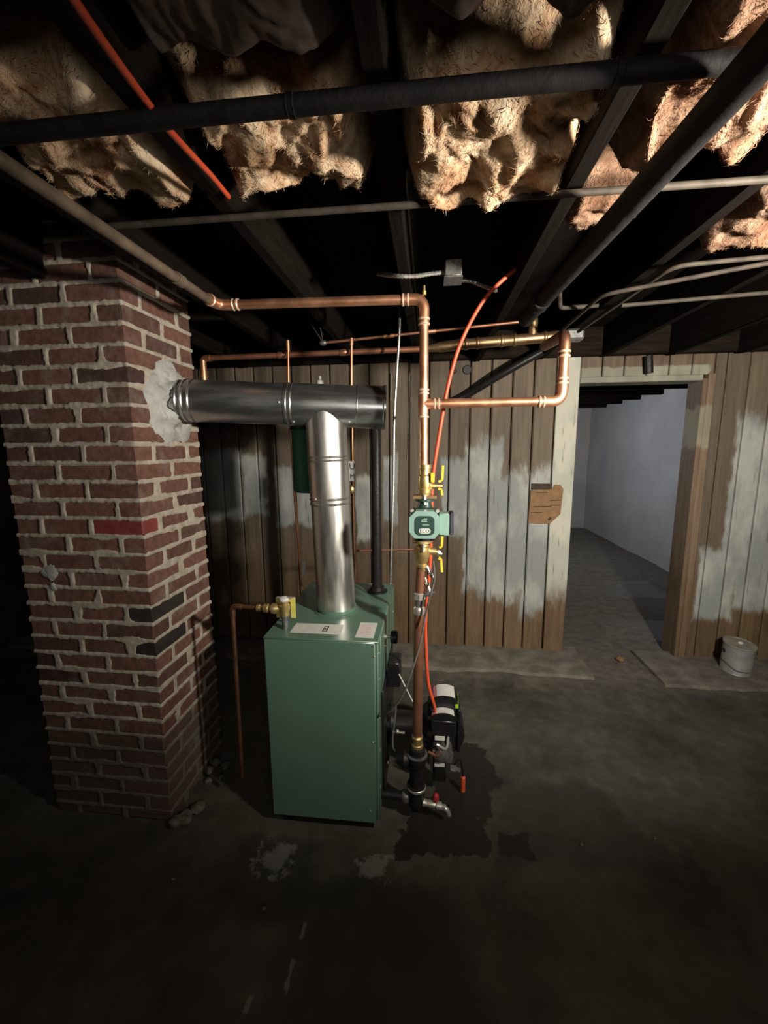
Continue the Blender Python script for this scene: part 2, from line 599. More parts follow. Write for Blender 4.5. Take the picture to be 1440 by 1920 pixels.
def text_mb(body, size, origin, right, up, depth=0.0006):
    """lettering as thin raised mesh; origin is its centre"""
    cu = bpy.data.curves.new('lettering', 'FONT')
    cu.body = body
    cu.size = size
    cu.extrude = 0.0
    cu.align_x = 'CENTER'
    cu.align_y = 'CENTER'
    cu.resolution_u = 3
    o = bpy.data.objects.new('lettering_source', cu)
    col.objects.link(o)
    dg = bpy.context.evaluated_depsgraph_get()
    me = o.evaluated_get(dg).to_mesh()
    right, up, origin = Vector(right).normalized(), Vector(up).normalized(), Vector(origin)
    nrm = right.cross(up)
    mb = MB()
    mb.add([origin + right * v.co.x + up * v.co.y + nrm * depth for v in me.vertices], [tuple(pl.vertices) for pl in me.polygons])
    o.evaluated_get(dg).to_mesh_clear()
    bpy.data.objects.remove(o)
    bpy.data.curves.remove(cu)
    return mb


def fb(x, y, z, s, oct_=4):
    return noise.fractal(Vector((x, y, z)) * s, 0.9, 2.1, oct_)


def rnd_seed(k):
    random.seed(k)

# ------------------------------------------------------------------ the setting
# floor of this room and the next, one uneven slab
mb = MB()
nx, ny = 170, 230
for j in range(ny + 1):
    for i in range(nx + 1):
        x, y = -3.4 + 6.8 * i / nx, -1.4 + 9.7 * j / ny
        mb.v.append((x, y, 0.006 * fb(x, y, 0.3, 1.7, 4) - 0.003))
for j in range(ny):
    for i in range(nx):
        a = j * (nx + 1) + i
        mb.f.append((a, a + 1, a + nx + 2, a + nx + 1))
struct('floor', mb, 'damp_concrete')

# low concrete footing along the back wall, its front edge broken
def footing(name, x0, x1, yf, h, seed):
    mb = MB()
    k = 60
    ys = []
    for i in range(k + 1):
        x = x0 + (x1 - x0) * i / k
        ys.append((x, yf(x) + 0.030 * fb(x, seed, 0, 5, 4)))
    for x, y in ys:
        hh = h + 0.004 * fb(x, 3.3, seed, 6)
        mb.v += [(x, y - 0.012, -0.01), (x, y, hh * 0.75), (x, y + 0.03, hh), (x, 3.06, hh + 0.004)]
    for i in range(k):
        for q in range(3):
            a = i * 4 + q
            mb.f.append((a, a + 4, a + 5, a + 1))
    for i in (0, k):
        q = len(mb.v)
        mb.v.append((mb.v[i * 4][0], 3.06, -0.01))
        mb.f.append((i * 4, i * 4 + 1, i * 4 + 2, i * 4 + 3, q))
    return struct(name, mb, 'ledge_concrete')


footing('trim_1', -3.3, 1.10, lambda x: 2.70 - 0.03 * max(0, x), 0.022, 1.7)
footing('trim_2', 1.52, 3.3, lambda x: 2.62, 0.016, 5.1)

# back wall: dark backing, boards in front of it
wall = MB()
wall.box(-3.4, 0.93, 3.035, 3.12, -0.02, 2.3)
wall.box(0.93, 1.80, 3.035, 3.12, 1.99, 2.3)
wall.box(1.80, 3.4, 3.035, 3.12, -0.02, 2.3)
wall_back = struct('wall_back', wall, 'soot_wall')

PLANKS = {}


def plank_mesh(w, h, mat):
    k = (round(w, 3), round(h, 3), mat)
    if k not in PLANKS:
        m_ = MB()
        g = 0.004
        c_ = 0.007
        prof = [(g, 0.034), (g, c_), (g + c_, 0.0), (w - g - c_, 0.0), (w - g, c_), (w - g, 0.034)]
        m_.prism([(x, y, 0.0) for x, y in prof][::-1], (0, 0, h))
        me = bpy.data.meshes.new('plank')
        me.from_pydata(m_.v, [], m_.f)
        me.materials.append(MATS[mat])
        PLANKS[k] = me
    return PLANKS[k]


def plank(x, w, z0, z1, mat, parent):
    o = bpy.data.objects.new('plank', plank_mesh(w, z1 - z0, mat))
    col.objects.link(o)
    o.parent = parent
    o.location = (x, 3.0 + random.uniform(-0.003, 0.003), z0)
    return o


random.seed(4)
x = 0.709
plank(x, 0.146, 0.012, 2.13, 'painted_planks', wall_back)
while x > -3.3:
    x -= 0.1425
    plank(x, 0.1425, 0.012 + random.uniform(0, 0.006), 2.13, 'painted_planks', wall_back)
x = 1.846
plank(x, 0.072, 0.012, 2.13, 'painted_planks', wall_back)
x = 1.918
while x < 3.25:
    plank(x, 0.138, 0.012 + random.uniform(0, 0.006), 2.13, 'painted_planks', wall_back)
    x += 0.138
x = 1.004
while x < 1.80:
    plank(x, 0.1405, 1.985, 2.13, 'header_boards', wall_back)
    x += 0.1405

# door opening: wide painted casing on the left, bare stud on the right, thin header
door = bpy.data.objects.new('door_1', None)
col.objects.link(door)
door['kind'] = 'structure'
BASE['door_1'] = (0, 0, 0)
obj('casing', MB().rbox(0.858, 1.004, 2.992, 3.03, 0.01, 2.12, 0.005), 'painted_casing', door)
obj('jamb', MB().rbox(0.975, 1.004, 3.03, 3.15, 0.0, 1.96, 0.003), 'painted_casing', door)
obj('jamb', MB().rbox(1.770, 1.800, 2.985, 3.15, -0.01, 1.96, 0.004), 'bare_casing', door)
obj('casing', MB().rbox(1.800, 1.846, 2.985, 3.03, -0.01, 1.99, 0.004), 'bare_casing', door)
obj('header', MB().rbox(1.004, 1.770, 2.985, 3.14, 1.945, 1.985, 0.004), 'header_boards', door)

# plate beam on top of the wall and the blocking above it
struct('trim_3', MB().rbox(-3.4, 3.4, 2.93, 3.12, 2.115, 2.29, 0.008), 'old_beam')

struct('wall_left', MB().box(-3.42, -3.3, -1.4, 3.1, -0.02, 2.3), 'soot_wall')
struct('wall_right', MB().box(3.3, 3.42, -1.4, 3.1, -0.02, 2.3), 'soot_wall')
struct('wall_front', MB().box(-3.4, 3.4, -1.42, -1.3, -0.02, 2.3), 'soot_wall')
fr = MB()
for a in ((-0.86, -0.80, 1.30, 1.94), (0.30, 0.36, 1.30, 1.94), (-0.80, 0.30, 1.30, 1.345), (-0.80, 0.30, 1.895, 1.94)):
    fr.box(a[0] + 0.8, a[1] + 0.8, -1.31, -1.26, a[2], a[3])
added_win = struct('added_window_2', fr, 'bare_casing')  # added frame round the rear fill light, out of view
obj('pane', MB().box(0.0, 1.10, -1.300, -1.296, 1.345, 1.895), 'white_plastic', added_win)

# ceiling: dark subfloor, joists 16 inches apart running towards the back wall
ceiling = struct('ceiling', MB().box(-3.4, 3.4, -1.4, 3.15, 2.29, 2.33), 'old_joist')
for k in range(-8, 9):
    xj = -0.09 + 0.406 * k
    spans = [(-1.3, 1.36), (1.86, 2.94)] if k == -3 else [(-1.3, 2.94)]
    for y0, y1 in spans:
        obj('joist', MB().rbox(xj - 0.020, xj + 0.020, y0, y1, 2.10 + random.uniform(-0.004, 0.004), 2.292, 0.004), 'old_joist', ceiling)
# trimmer that frames the chimney
obj('joist', MB().rbox(-1.69, -0.922, 1.842, 1.882, 2.10, 2.292, 0.004), 'old_joist', ceiling)

# the next room seen through the doorway
def rough_wall(name, p0, du, dv, nu, nv, amp, mat):
    mb = MB()
    p0, du, dv = Vector(p0), Vector(du), Vector(dv)
    nn = du.cross(dv).normalized()
    for j in range(nv + 1):
        for i in range(nu + 1):
            q = p0 + du * (i / nu) + dv * (j / nv)
            mb.v.append(tuple(q + nn * amp * fb(q.x, q.y, q.z, 2.2, 4)))
    for j in range(nv):
        for i in range(nu):
            a = j * (nu + 1) + i
            mb.f.append((a, a + 1, a + nu + 2, a + nu + 1))
    return struct(name, mb, mat)


rough_wall('wall_next_right', (2.94, 3.1, -0.03), (0, 5.1, 0), (0, 0, 2.36), 90, 40, 0.014, 'next_room_wall')
rough_wall('wall_next_back', (0.3, 8.08, -0.03), (2.8, 0, 0), (0, 0, 2.36), 50, 40, 0.014, 'next_room_wall')
wn = MB()
wn.box(0.50, 0.60, 3.12, 5.18, -0.03, 2.40).box(0.50, 0.60, 6.02, 8.2, -0.03, 2.40)
wn.box(0.50, 0.60, 5.18, 6.02, -0.03, 1.48).box(0.50, 0.60, 5.18, 6.02, 2.02, 2.40)
struct('wall_next_left', wn, 'next_room_wall')
fr = MB()
for a in ((5.18, 5.23, 1.48, 2.02), (5.97, 6.02, 1.48, 2.02), (5.23, 5.97, 1.48, 1.53), (5.23, 5.97, 1.97, 2.02)):
    fr.box(0.52, 0.61, *a)
added_win = struct('added_window_1', fr, 'bare_casing')  # added frame round the next room's fill light, never in view
obj('pane', MB().box(0.535, 0.540, 5.23, 5.97, 1.53, 1.97), 'white_plastic', added_win)
struct('ceiling_next', MB().box(0.3, 3.2, 3.12, 8.2, 2.33, 2.37), 'old_joist')
for k in range(8):
    y = 3.5 + 0.56 * k
    obj('joist', MB().rbox(0.6, 2.93, y - 0.02, y + 0.02, 2.17, 2.335, 0.004), 'old_joist', bpy.data.objects['ceiling_next'])

# ------------------------------------------------------------------ brick chimney
XC, YC = -1.046, 1.386
WF, WD, CH = 0.525, 0.417, 0.0683
chim = thing('brick_chimney', 'square red brick chimney with sloppy grey mortar joints left of the green boiler', 'chimney', (XC - WF / 2, YC + WD / 2, 0))
FA = [(0, .203), (.214, .417), (.428, WF)]
FB = [(0, .095), (.106, .309), (.320, WF)]
RA = [(0, .095), (.106, .309), (.320, WD)]
RB = [(0, .203), (.214, WD)]
NC = 35
ZO = -0.024
random.seed(11)
COURSE = []
for k in range(NC):
    j = lambda: random.uniform(-0.006, 0.006)
    f_, r_ = (FA, RA) if k % 2 == 0 else (FB, RB)
    # shift the perpends a little, the corner brick stays one brick
    def jit(L):
        cuts = [L[i][1] + 0.0055 + j() for i in range(len(L) - 1)]
        st = [0] + [c + 0.0075 for c in cuts]
        en = [c - 0.0075 for c in cuts] + [L[-1][1]]
        return list(zip(st, en)), cuts
    COURSE.append((jit(f_), jit(r_)))

# mortar: one relief sheet around the two visible faces, proud at the joints, sunk under the bricks
mb = MB()
ds, dz = 0.0046, 0.0046
ns, nz = int((WF + WD) / ds), int(2.288 / dz)
zs = [2.288 * q / nz for q in range(nz + 1)]
for z in zs:
    k = min(NC - 1, int((z - ZO) / CH))
    dzj = min(abs(z - ZO - k * CH), abs((k + 1) * CH + ZO - z))
    for i in range(ns + 1):
        s_ = -WF + (WF + WD) * i / ns
        side = 0 if s_ <= 0 else 1
        cuts = COURSE[k][side][1]
        u = abs(s_)
        du = min([abs(u - c) for c in cuts] + [9])
        px_, py_ = (XC + s_, YC) if s_ <= 0 else (XC, YC + s_)
        nzv = noise.noise(Vector((px_ * 21, py_ * 21, z * 21)))
        nz2 = noise.noise(Vector((px_ * 60, py_ * 60, z * 60 + 5)))
        nz3 = noise.noise(Vector((px_ * 7, py_ * 7, z * 7 + 9)))
        hw = 0.0078 + 0.0042 * nzv + 0.0024 * nz2 + max(0, nz3 - 0.15) * 0.026
        d = min(dzj - hw * (0.82 if z > 0.1 else 0.7), du - hw * 1.25)
        off = 0.0022 + 0.0012 * nz2 if d < 0 else 0.0022 + 0.0012 * nz2 - min(1, d / 0.004) * 0.012
        if s_ <= 0:
            mb.v.append((XC + s_, YC - off, z))
        else:
            mb.v.append((XC + off, YC + s_, z))
for q in range(nz):
    for i in range(ns):
        a = q * (ns + 1) + i
        mb.f.append((a, a + 1, a + ns + 2, a + ns + 1))
obj('mortar', mb, 'mortar', chim, angle=180)
obj('core', MB().box(XC - WF + 0.012, XC - 0.03, YC + 0.03, YC + WD - 0.002, 0, 2.288), 'mortar', chim)

BR = {}


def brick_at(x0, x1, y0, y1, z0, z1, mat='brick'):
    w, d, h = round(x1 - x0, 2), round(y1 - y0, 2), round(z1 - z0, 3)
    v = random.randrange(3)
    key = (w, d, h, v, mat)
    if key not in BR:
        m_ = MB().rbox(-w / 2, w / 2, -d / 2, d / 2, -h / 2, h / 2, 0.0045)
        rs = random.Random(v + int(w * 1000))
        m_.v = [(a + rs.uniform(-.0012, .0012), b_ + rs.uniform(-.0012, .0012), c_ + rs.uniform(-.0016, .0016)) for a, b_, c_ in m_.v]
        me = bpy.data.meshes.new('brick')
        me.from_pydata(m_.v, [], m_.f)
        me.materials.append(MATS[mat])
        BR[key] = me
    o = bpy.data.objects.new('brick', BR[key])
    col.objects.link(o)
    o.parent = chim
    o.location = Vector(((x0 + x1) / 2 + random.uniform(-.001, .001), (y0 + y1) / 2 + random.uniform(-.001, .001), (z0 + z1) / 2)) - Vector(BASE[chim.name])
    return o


for k in range(NC):
    z0, z1 = max(0.0, k * CH + 0.0050 + ZO), (k + 1) * CH - 0.0050 + ZO
    if z1 > 2.288:
        z1 = 2.288
    if z1 - z0 < 0.02:
        continue
    (ff, _), (rr, _) = COURSE[k]
    for q, (a, b_) in enumerate(ff):
        yb = rr[0][1] if q == 0 else 0.095
        mt = 'brick'
        if k == 18 and q == 0:
            mt = 'brick_red'
        if k in (13, 11) and q == 0:
            mt = 'brick_black'
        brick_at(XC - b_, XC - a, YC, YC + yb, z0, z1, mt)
    for q, (a, b_) in enumerate(rr):
        if q == 0:
            continue
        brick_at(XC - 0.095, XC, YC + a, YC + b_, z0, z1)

# plaster packed round the flue where it enters the chimney, and two dabs on the front
mb = MB()
cY, cZ = 1.612, 1.722
na, nr = 64, 22
for i in range(nr + 1):
    for j_ in range(na):
        th = 2 * math.pi * j_ / na
        t = i / nr
        R_ = 0.148 + 0.030 * fb(math.cos(th), math.sin(th), 0.0, 1.6, 4) + (0.03 if math.sin(th) < -0.5 else 0)
        q = 0.066 + (R_ - 0.066) * t
        bulge = 0.030 * (1 - t) ** 1.4 + 0.012 * (1 - t ** 6) + 0.022 * fb(math.cos(th) * q * 9, math.sin(th) * q * 9, 2.2, 2.6, 5) * (1 - t * t)
        yy = min(max(cY + q * math.cos(th), YC - 0.004), YC + WD + 0.003)
        mb.v.append((XC - 0.004 + max(0.0, bulge), yy, cZ + q * math.sin(th)))
for i in range(nr):
    for j_ in range(na):
        j2 = (j_ + 1) % na
        mb.f.append((i * na + j_, i * na + j2, (i + 1) * na + j2, (i + 1) * na + j_))
pl = obj('plaster_collar', mb, 'plaster', chim, angle=180)
pl['label'] = 'rough white plaster packed round the flue pipe'
for (px_, pz_, rx_, rz_) in ((-1.452, 1.062, 0.034, 0.028), (-1.447, 1.004, 0.017, 0.016)):
    mb = MB().ball((px_, YC, pz_), rx_, 0.006, rz_, 24, 12)
    mb.v = [(a + 0.014 * fb(a, 0, c_, 45), b_, c_ + 0.014 * fb(a, 0, c_ + 3, 45)) for a, b_, c_ in mb.v]
    obj('plaster_dab', mb, 'plaster', chim)

# crumbled mortar at the foot of the chimney
random.seed(21)
for k in range(12):
    x = XC + random.uniform(0.0, 0.10)
    y = random.uniform(YC - 0.03, YC + 0.40)
    r = random.uniform(0.012, 0.028)
    mb = MB().ball((x, y, r * 0.55), r, r * random.uniform(0.7, 1.2), r * 0.7, 9, 6)
    mb.v = [(a + 0.006 * fb(a, b_, c_, 60), b_ + 0.006 * fb(a, b_, c_ + 2, 60), max(-0.002, c_)) for a, b_, c_ in mb.v]
    tag(obj('mortar_chunk', mb, 'crumbly_mortar', base=(x, y, 0)), 'crumbled mortar chunk on the floor at the chimney foot', 'rubble', 'crumbled mortar at the chimney foot')

# ------------------------------------------------------------------ insulation between the joists
def batt(x0, x1, y0, y1, zb, seed, amp, mat, label, cat='insulation', sag=0.0, nxx=70, nyy=110, lump=1.0, nm='insulation_batt', fuzz=None):
    fuzz = (0 if mat == 'kraft_paper' else int(95000 * (x1 - x0) * (y1 - y0))) if fuzz is None else fuzz
    mb = MB()
    top = 2.286
    for j_ in range(nyy + 1):
        for i in range(nxx + 1):
            u, v = i / nxx, j_ / nyy
            x, y = x0 + (x1 - x0) * u, y0 + (y1 - y0) * v
            ex = min(u, 1 - u) * (x1 - x0)
            ey = min(v, 1 - v) * (y1 - y0)
            e = min(1, ex / 0.05) ** 0.6 * min(1, ey / 0.06) ** 0.6
            n1 = fb(x, y, seed, 6 * lump, 3)
            n2 = noise.noise(Vector((x * 13 * lump, y * 15 * lump, seed + 3)))
            n4 = noise.noise(Vector((x * 30 * lump, y * 26 * lump, seed + 5)))
            n3 = noise.noise(Vector((x * 70, y * 55, seed + 7)))
            z = zb + (1 - e) * (top - zb - 0.03) + e * (-amp * 0.30 * n1 - amp * 0.75 * (n2 + 0.6 * n2 * n2) - amp * 0.38 * n4 - amp * 0.13 * n3 - sag * v * v)
            dx = amp * 0.5 * noise.noise(Vector((x * 12, y * 12, seed + 11))) * min(1, ex / 0.03)
            dy = amp * 0.7 * noise.noise(Vector((x * 14, y * 9, seed + 17))) * (1 if ey > 0.02 else 0.7)
            mb.v.append((x + dx, y + dy, min(z, top - 0.004)))
    W_ = nxx + 1
    for j_ in range(nyy):
        for i in range(nxx):
            a = j_ * W_ + i
            mb.f.append((a, a + W_, a + W_ + 1, a + 1))
    ring = [i for i in range(W_)] + [j_ * W_ + nxx for j_ in range(1, nyy + 1)] + [nyy * W_ + i for i in range(nxx - 1, -1, -1)] + [j_ * W_ for j_ in range(nyy - 1, 0, -1)]
    k = len(mb.v)
    for q in ring:
        a, b_, _ = mb.v[q]
        mb.v.append((a, b_, top))
    for q in range(len(ring)):
        q2 = (q + 1) % len(ring)
        mb.f.append((ring[q], ring[q2], k + q2, k + q))
    mb.f.append(tuple(k + q for q in range(len(ring))))
    cx, cy = (x0 + x1) / 2, (y0 + y1) / 2
    o = tag(obj(nm, mb, mat, base=(cx, cy, zb), angle=180), label, cat, 'fibreglass between the ceiling joists')
    if fuzz:
        rs = random.Random(int(seed * 10))
        hb = MB()
        V_ = mb.v[:W_ * (nyy + 1)]
        for _ in range(fuzz):
            q = rs.randrange(2, nyy - 1) * W_ + rs.randrange(2, nxx - 1)
            p = Vector(V_[q]) + Vector((rs.uniform(-.004, .004), rs.uniform(-.004, .004), 0.001))
            tx = Vector(V_[q + 1]) - Vector(V_[q - 1])
            ty = Vector(V_[q + W_]) - Vector(V_[q - W_])
            nn = ty.cross(tx).normalized()
            a = rs.uniform(0, 6.283)
            d = (tx.normalized() * math.cos(a) + ty.normalized() * math.sin(a)).normalized()
            ln = rs.uniform(0.006, 0.016)
            lift = rs.uniform(0.0003, 0.0024)
            sd = nn.cross(d).normalized() * rs.uniform(0.00025, 0.0006)
            m1 = p + d * ln * 0.5 + nn * lift + sd * rs.uniform(-3, 3)
            m2 = p + d * ln + nn * rs.uniform(-0.002, lift * 0.6)
            hb.add([p - sd, p + sd, m1 + sd, m1 - sd, m2], [(0, 1, 2, 3), (3, 2, 4)])
        hb.v = [(a, b_, min(c_, top)) for a, b_, c_ in hb.v]
        h = obj('loose_fibres', hb, mat, o, angle=180)
        h['kind'] = 'stuff'
    return o


batt(-0.885, -0.512, 0.66, 1.03, 2.115, 1.3, 0.050, 'fibreglass', 'dim tan insulation batt above the left end of the black overhead pipe')
batt(-0.470, -0.112, 0.76, 1.06, 2.105, 2.9, 0.055, 'fibreglass', 'tan insulation batt between the orange tube and the middle joist')
batt(-0.470, -0.112, -0.10, 0.75, 2.13, 3.7, 0.050, 'kraft_paper', 'dark brown paper-faced insulation above the black pipe beside the orange tube', lump=0.5)
batt(-0.066, 0.292, 0.70, 1.065, 2.070, 5.2, 0.055, 'fibreglass', 'torn bright insulation batt in the bay above the copper riser', sag=0.02)
batt(-0.066, 0.292, -0.10, 0.695, 2.115, 6.1, 0.050, 'kraft_paper', 'brown paper-faced insulation at the top centre of the view', lump=0.5)
batt(0.340, 0.698, 0.20, 1.05, 2.10, 7.7, 0.060, 'fibreglass_brown', 'streaked insulation batt above the two crossing black pipes', lump=0.9)
batt(0.746, 1.104, 0.55, 1.45, 2.09, 9.4, 0.060, 'fibreglass_brown', 'insulation batt drooping at the far right of the ceiling')
batt(-0.885, -0.512, -0.10, 0.655, 2.13, 12.4, 0.045, 'kraft_paper', 'dark paper-faced insulation in the dark bay left of the orange tube', lump=0.5)
batt(0.352, 0.60, 1.22, 1.42, 2.16, 14.1, 0.050, 'fibreglass_brown', 'small loose tuft of insulation behind the diagonal black pipe', nxx=40, nyy=40)

# ------------------------------------------------------------------ overhead pipes
def pipe(name, pts, r, mat, label, cat='pipe', n=14, sleeves=(), smat=None, rb=0.03, group=None, seg_name='tube'):
    """pipe as a thing; sleeves: (point, direction, length, radius)"""
    path = bend(pts, rb) if len(pts) > 2 else [Vector(p) for p in pts]
    if not sleeves:
        o = obj(name, MB().tube(path, r, n), mat, base=tuple(path[0]))
        return tag(o, label, cat, group)
    t = thing(name, label, cat, tuple(Vector(pts[0])), group)
    obj(seg_name, MB().tube(path, r, n), mat, t)
    for p, d, ln, rr in sleeves:
        p, d = Vector(p), Vector(d).normalized()
        obj('coupling', MB().lathe(p - d * ln / 2, d, [(0, rr * 0.97), (ln * 0.08, rr * 1.04), (ln * 0.14, rr), (ln * 0.86, rr), (ln * 0.92, rr * 1.04), (ln, rr * 0.97)], 18), smat or mat, t)
    return t


pipe('iron_pipe', [(-1.75, 0.692, 2.040), (1.70, 0.702, 2.046)], 0.0142, 'cast_iron_old', 'long black iron pipe crossing below the joists from left to right', n=20,
     sleeves=[((-0.214, 0.697, 2.043), (1, 0, 0), 0.012, 0.0156), ((0.259, 0.698, 2.044), (1, 0, 0), 0.012, 0.0156)], seg_name='iron_tube')
pipe('drain_pipe', [(0.41, -0.10, 1.990), (0.4, 0.62, 1.993), (0.357, 1.698, 2)], 0.0255, 'cast_iron_old', 'thick black drain pipe running diagonally away at the right ceiling', n=20, rb=0.05,
     sleeves=[((0.361, 1.5, 2), (0, 1, 0.0), 0.06, 0.031)], seg_name='iron_tube')
pipe('old_pipe', [(-0.756, -0.3, 2.033), (-0.756, 1.455, 2.032)], 0.0145, 'tan_pipe', 'dusty brown pipe running overhead past the right side of the chimney',
     sleeves=[((-0.756, 1.26, 2.032), (0, 1, 0), 0.035, 0.018)])
pipe('thin_overhead_pipe', [(-0.80, 1.015, 2.062), (1.25, 1.015, 2.062)], 0.0075, 'grey_pipe', 'thin dull pipe crossing under the far ends of the insulation')
pipe('conduit', [(0.563, 1.929, 2.02), (0.573, 1.554, 2.03), (0.914, 1.406, 2.04), (1.042, 1.35, 2.04)], 0.0068, 'grey_pipe', 'thin bent grey pipe at right with the lower kink', rb=0.05, group='thin pipes under the right ceiling')
pipe('conduit', [(0.641, 1.973, 2.02), (0.712, 1.398, 2.05), (0.944, 1.395, 2.06), (1.07, 1.388, 2.06)], 0.0068, 'grey_pipe', 'thin bent grey pipe at right with the higher kink', rb=0.05, group='thin pipes under the right ceiling')
pipe('conduit', [(0.73, 1.775, 2.06), (1.189, 1.736, 2.07), (1.259, 1.724, 2.07)], 0.0075, 'grey_pipe', 'straight thin pipe at right above the doorway', group='thin pipes under the right ceiling')
pipe('conduit', [(0.457, 1.632, 2.085), (0.494, 1.742, 2.05), (0.629, 1.73, 2.05)], 0.0080, 'grey_pipe', 'short L-shaped thin pipe hanging behind the black drain pipe', rb=0.02, group='thin pipes under the right ceiling')
pipe('wall_hose_shadow', spline([(0.919, 2.82, 2.232), (0.805, 2.8, 2.168), (0.647, 2.8, 2.09), (0.461, 2.84, 1.992), (0.267, 2.93, 1.887), (0.162, 2.955, 1.839)], 6), 0.025, 'black_iron', 'black hose thickened to take in its diagonal shadow across the boards left of the doorway', 'hose')  # made thick so its black shape also stands for the shadow
pipe('bracket', [(1.409, 2.96, 2.101), (1.421, 2.96, 1.994)], 0.026, 'black_iron', 'black lump hanging on the boards above the doorway', 'bracket', n=8)

# copper main that runs behind the riser, older and fatter towards the right
YM = 2.10
m0, m1, m2, m3 = Vector((-1.152, 2.1, 1.988)), Vector((-0.017, 2.1, 1.999)), Vector((0.141, 2.1, 2.013)), Vector((0.631, 2.1, 2.037))
main = thing('copper_main', 'long dull copper main with fat bronze fittings crossing behind the bright riser', 'pipe', tuple(m0))
obj('thin_tube', MB().tube([m0, m1], 0.0135, 14), 'copper_brown', main)
obj('reducer', MB().lathe(m1, m2 - m1, [(0, 0.0145), (0.015, 0.017), (0.05, 0.021), (0.06, 0.024), ((m2 - m1).length, 0.026)], 18), 'bronze_old', main)
obj('fat_tube', MB().tube([m2, m3], 0.0245, 18), 'bronze_old', main)
dm = (m3 - m2).normalized()
for t_ in (0.06, 0.17, 0.40, 0.52, 0.80):
    p = m2.lerp(m3, t_)
    obj('solder_ring', MB().lathe(p - dm * 0.008, dm, [(0, 0.0255), (0.004, 0.0285), (0.012, 0.0285), (0.016, 0.0255)], 18), 'bronze_old', main)
st = Vector((0.477, 2.1, 2.031))
obj('stub', MB().lathe(st, (0, 0, 1), [(0, 0.021), (0.05, 0.021), (0.062, 0.023), (0.085, 0.022), (0.096, 0.013), (0.115, 0.012)], 18), 'bronze_old', main)
obj('end_block', MB().rbox(m3.x - 0.01, m3.x + 0.075, YM - 0.028, YM + 0.028, m3.z - 0.028, m3.z + 0.026, 0.012), 'grey_metal', main)
obj('end_elbow', MB().tube(bend([m0 + Vector((0.03, 0, 0)), m0 + Vector((-0.012, 0, 0)), m0 + Vector((-0.012, 0, -0.12))], 0.03), 0.0165, 14), 'copper', main)
for t_ in (0.36, 0.64):
    p = m0.lerp(m1, t_)
    obj('coupling', MB().lathe(p - dm * 0.022, dm, [(0, 0.0142), (0.003, 0.0165), (0.041, 0.0165), (0.044, 0.0142)], 16), 'copper', main)

# thin copper line with its two drops to the boiler
t0, t1 = Vector((-0.518, 2.06, 2.033)), Vector((0.469, 2.06, 2.098))
thin = thing('copper_line', 'thin copper line just above the copper main', 'pipe', tuple(t0))
obj('tube', MB().tube([t0, t1], 0.0065, 10), 'copper_brown', thin)
obj('valve', MB().ball(tuple(t0), 0.02, 0.014, 0.013, 12, 8), 'grey_metal', thin)
for q in ((-0.603, 2.06, 2.166), (-0.535, 2.06, 2.139)):
    obj('hanger', MB().tube([t0, Vector(q), Vector(q) + Vector((0, 0, 0.12))], 0.003, 6), 'grey_pipe', thin)
for t_ in (0.30, 0.5):
    p = t0.lerp(t1, t_)
    obj('coupling', MB().cyl(p, p + (t1 - t0).normalized() * 0.05, 0.009, 12), 'copper', thin)

d0 = [(-0.695, 2.06, 2.022), (-0.701, 2.06, 1.832), (-0.693, 2.06, 1.311), (-0.673, 2.06, 0.799)]
dr = thing('copper_drop', 'thin copper drop left of the flue ending in a white sleeve', 'pipe', d0[-1], 'copper drops behind the flue')
obj('tube', MB().tube([Vector(p) for p in d0], 0.0065, 10), 'copper', dr)
obj('tee', MB().cyl(Vector(d0[0]) + Vector((0, 0, 0.03)), Vector(d0[0]) - Vector((0, 0, 0.025)), 0.009, 12), 'copper', dr)
obj('sleeve', MB().cyl((-0.655, 2.04, 0.865), (-0.655, 2.04, 0.941), 0.012, 14), 'white_plastic', dr)
d1 = [(-0.378, 2.06, 2.036), (-0.382, 2.06, 1.832), (-0.383, 2.06, 1.5), (-0.383, 2.06, 1.09), (-0.377, 2.06, 0.808)]
dr = thing('copper_drop', 'thin copper drop just right of the vertical flue', 'pipe', d1[-1], 'copper drops behind the flue')
obj('tube', MB().tube([Vector(p) for p in d1], 0.0065, 10), 'copper', dr)
obj('coupling', MB().cyl((-0.378, 2.06, 2.021), (-0.378, 2.06, 2.05), 0.0095, 12), 'copper', dr)
obj('brass_fitting', MB().lathe((-0.39, 2.06, 1.298), (0, 0, 1), [(0, 0.010), (0.01, 0.015), (0.03, 0.015), (0.04, 0.009)], 8), 'brass', dr)
pipe('cross_line', [(-0.396, 2.12, 0.981), (-0.07, 2.12, 0.996)], 0.0055, 'copper_brown', 'thin horizontal copper line between the flue and the circulator riser', n=8)

# ------------------------------------------------------------------ bright new copper run with the riser
YR = 1.50
XR = -0.022
ZT = 2.026
el = Vector((-0.756, YR, 2.036))
run = thing('copper_riser', 'bright new copper pipe running over to a riser with a side branch', 'pipe', (XR, YR, 1.44))
obj('overhead_tube', MB().tube([el + Vector((0.03, 0, 0)), (XR - 0.045, YR, ZT)], 0.0160, 18), 'copper', run)
obj('elbow', MB().tube(bend([(-0.756, YR - 0.075, 2.034), el, el + Vector((0.075, 0, 0))], 0.045, 8), 0.0185, 18), 'copper', run)
obj('elbow', MB().tube(bend([(XR - 0.075, YR, ZT), (XR, YR, ZT), (XR, YR, ZT - 0.085)], 0.045, 8), 0.0185, 18), 'copper', run)
obj('air_bleed', MB().lathe((XR, YR, ZT + 0.012), (0, 0, 1), [(0, 0.008), (0.012, 0.008), (0.014, 0.005), (0.03, 0.004)], 10), 'brass', run)
obj('riser_tube', MB().tube([(XR, YR, ZT - 0.07), (XR + 0.004, YR, 1.43)], 0.0160, 18), 'copper', run)
ZB = 1.678
XB = 0.447
obj('branch_tee', MB().cyl((XR, YR, ZB - 0.045), (XR, YR, ZB + 0.05), 0.0187, 18), 'copper', run)
